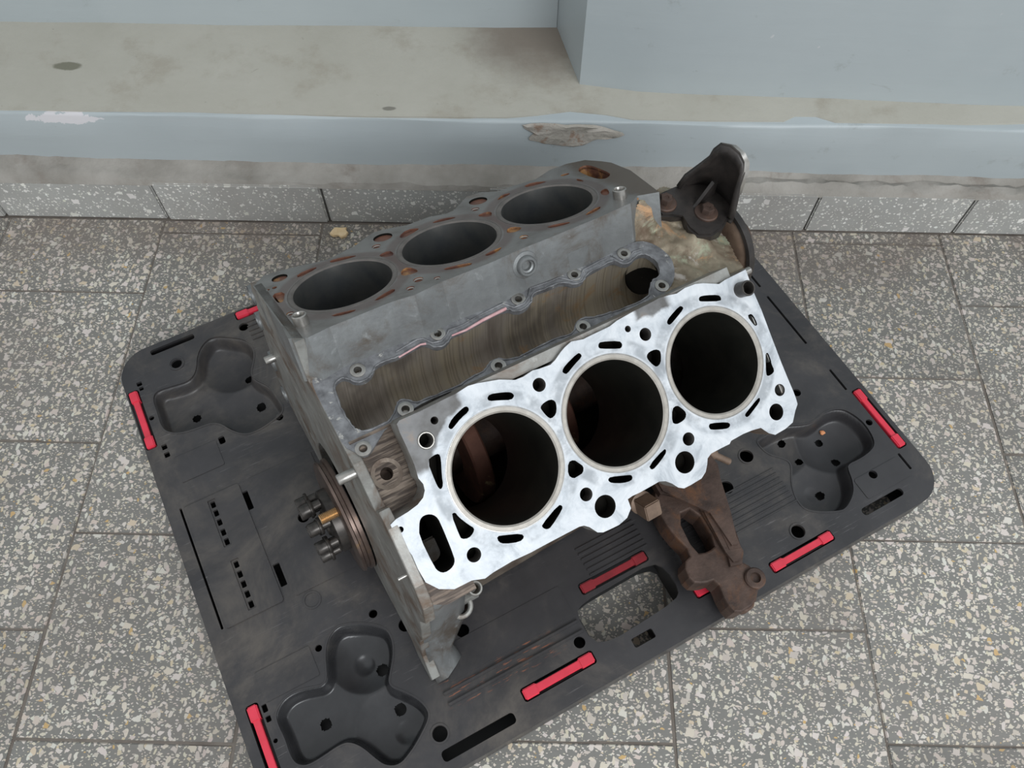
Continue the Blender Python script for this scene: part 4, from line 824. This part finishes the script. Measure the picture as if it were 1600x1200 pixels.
# rear lower corner of the bright bank: smooth grey skirt face, foot and two eyelets
bm = bmesh.new()
sk = [[(-100, -140, 118), (-84, -146, 112), (-60, -142, 108), (-52, -138, 106)], [(-100, -152, 96), (-84, -156, 92), (-60, -150, 88), (-50, -146, 84)], [(-100, -158, 30), (-84, -160, 20), (-60, -152, 10), (-50, -148, 6)], [(-100, -162, -18), (-84, -163, -24), (-60, -156, -40), (-50, -152, -44)], [(-100, -176, -58), (-88, -176, -60), (-76, -170, -62), (-70, -166, -62)], [(-100, -190, -74), (-88, -190, -75), (-76, -184, -76), (-66, -178, -77)], [(-100, -172, -76), (-88, -172, -76), (-76, -166, -77), (-68, -162, -77)]]
vv = [[bm.verts.new(Vector(p)*MM) for p in r] for r in sk]
for a in range(len(sk)-1):
    for b_ in range(3): bm.faces.new((vv[a][b_], vv[a][b_+1], vv[a+1][b_+1], vv[a+1][b_]))
o = link('skirt_face', from_bm(bm, True), 'cast_clean', eng); s_ = o.modifiers.new('s', 'SOLIDIFY'); s_.thickness = 0.006; s_.offset = -1
o['label'] = 'smooth clean grey casting face at the rear lower corner'
for p, r in (((-52, -146, -14), 12.5), ((-36, -143, 12), 7.5)):
    link('eyelet_lug', lathe([(r*.62, -14), (r*.62, 0), (r*.72, 1), (r*.9, 1), (r, 0), (r, -14)], 32, True), 'cast', eng, orient(p, (0.05, -.35, .94)))
link('lug_web', box(-62, -30, -146, -126, -20, -8, 2), 'cast', eng)
link('seal_housing_lip', box(-94, -58, -146, -112, 118, 130, 3), 'cast', eng)
# rusty bracket reaching out over the pallet edge
br = link('rusty_bracket', plate(smooth_loop(BRACKET, 1), [smooth_loop(BR_HOLE, 1)], 30, -12, None, 2.0), 'rust', eng); br['label'] = 'rusty iron bracket arm reaching past the pallet edge'
for x, y, z, r, h in ((222, -268, -8, 11, 12), (180, -233, -14, 11, 20), (200, -281, -14, 10, 16)):
    link('bracket_boss', lathe([(0.2, -h), (r, -h), (r, -1.5), (r-1.5, 0), (r*.5, 0), (r*.45, -5), (0.2, -5)], 32, False, False), 'rust', eng, Matrix.Translation((x*MM, y*MM, z*MM)))
link('bracket_pad', prism([(188, -120), (262, -120), (262, -150), (236, -200), (226, -236), (214, -232), (222, -190), (200, -158), (186, -148)], -14, 0, 3), 'rust', eng)
link('arm_ridge', prism([(218, -150), (232, -150), (228, -240), (218, -250), (206, -246), (212, -232)], -12, -4, 3), 'rust', eng)
link('square_plug', merge(box(-9.5, 9.5, -9.5, 9.5, 0, 20, 1.2), lathe([(0.2, -16), (13, -16), (13, -2), (10, 0), (0.2, 0)], 32, False, False)), 'rust_light', eng, orient((166, -146, -10), (0, -.75, .66)))
link('rusty_stud', lathe([(0.2, 0), (6, 0), (6, 12), (4, 12), (4, 34), (3, 35), (0.2, 35)], 24, False, False), 'rust_light', eng, orient((264, -130, -10), (.55, -.45, -.35)))
# crankshaft inside
for x, col in ((16, 'rust_red'), (118, 'rust_red')):
    link('counterweight', lathe([(22, 0), (62, 0), (64, 2), (64, 16), (62, 18), (22, 18)], 60, True), col, eng, orient((x, 0, 0), (1, 0, 0), (0, 1, 0)))
link('crankshaft', lathe([(0.2, 0), (26, 0), (26, 350), (0.2, 350)], 36, False, False), 'rust', eng, orient((-98, 0, 0), (1, 0, 0), (0, 1, 0)))
link('crankcase_floor', plate([(-94, -122), (262, -116), (262, 116), (-94, 122)], [], 3, 0), 'recess_shade', eng, Matrix.Translation((0, 0, -0.060)) @ Matrix.Rotation(math.radians(-3.6), 4, 'Y'))

# ================================================================ SMALL THINGS
pts = [(0, 6), (5, 1), (12, 2), (16, -3), (23, -1), (26, 5), (22, 9), (24, 14), (15, 13), (8, 16), (4, 12)]
o = link('wood_chip', prism(pts, 0, 4.5, .8), 'wood'); o.location = (-0.268, 0.724, 0.001); o.rotation_euler = (0, 0, .15)
props(o, 'small yellow splinter of wood lying on the floor tile beside the skirting', 'wood chip')

from mathutils.bvhtree import BVHTree
co_ = next(o for o in pal.children if o.name == 'clover_hollow.002')
bv = BVHTree.FromPolygons([v.co for v in co_.data.vertices], [tuple(p.vertices) for p in co_.data.polygons])
hit = bv.ray_cast(Vector((0.722, -0.478, 0.1)), Vector((0, 0, -1)))[0]
bm = bmesh.new(); bmesh.ops.create_icosphere(bm, subdivisions=2, radius=0.0032)
for v in bm.verts: v.co *= 1+random.uniform(-.2, .2); v.co.z *= .6
o = link('crumb', from_bm(bm, True), 'crumb'); o.location = PALM @ Vector((hit.x, hit.y, hit.z+0.0014))
props(o, 'tiny orange crumb lying in the pallet hollow beside the right-hand red clip', 'crumb')
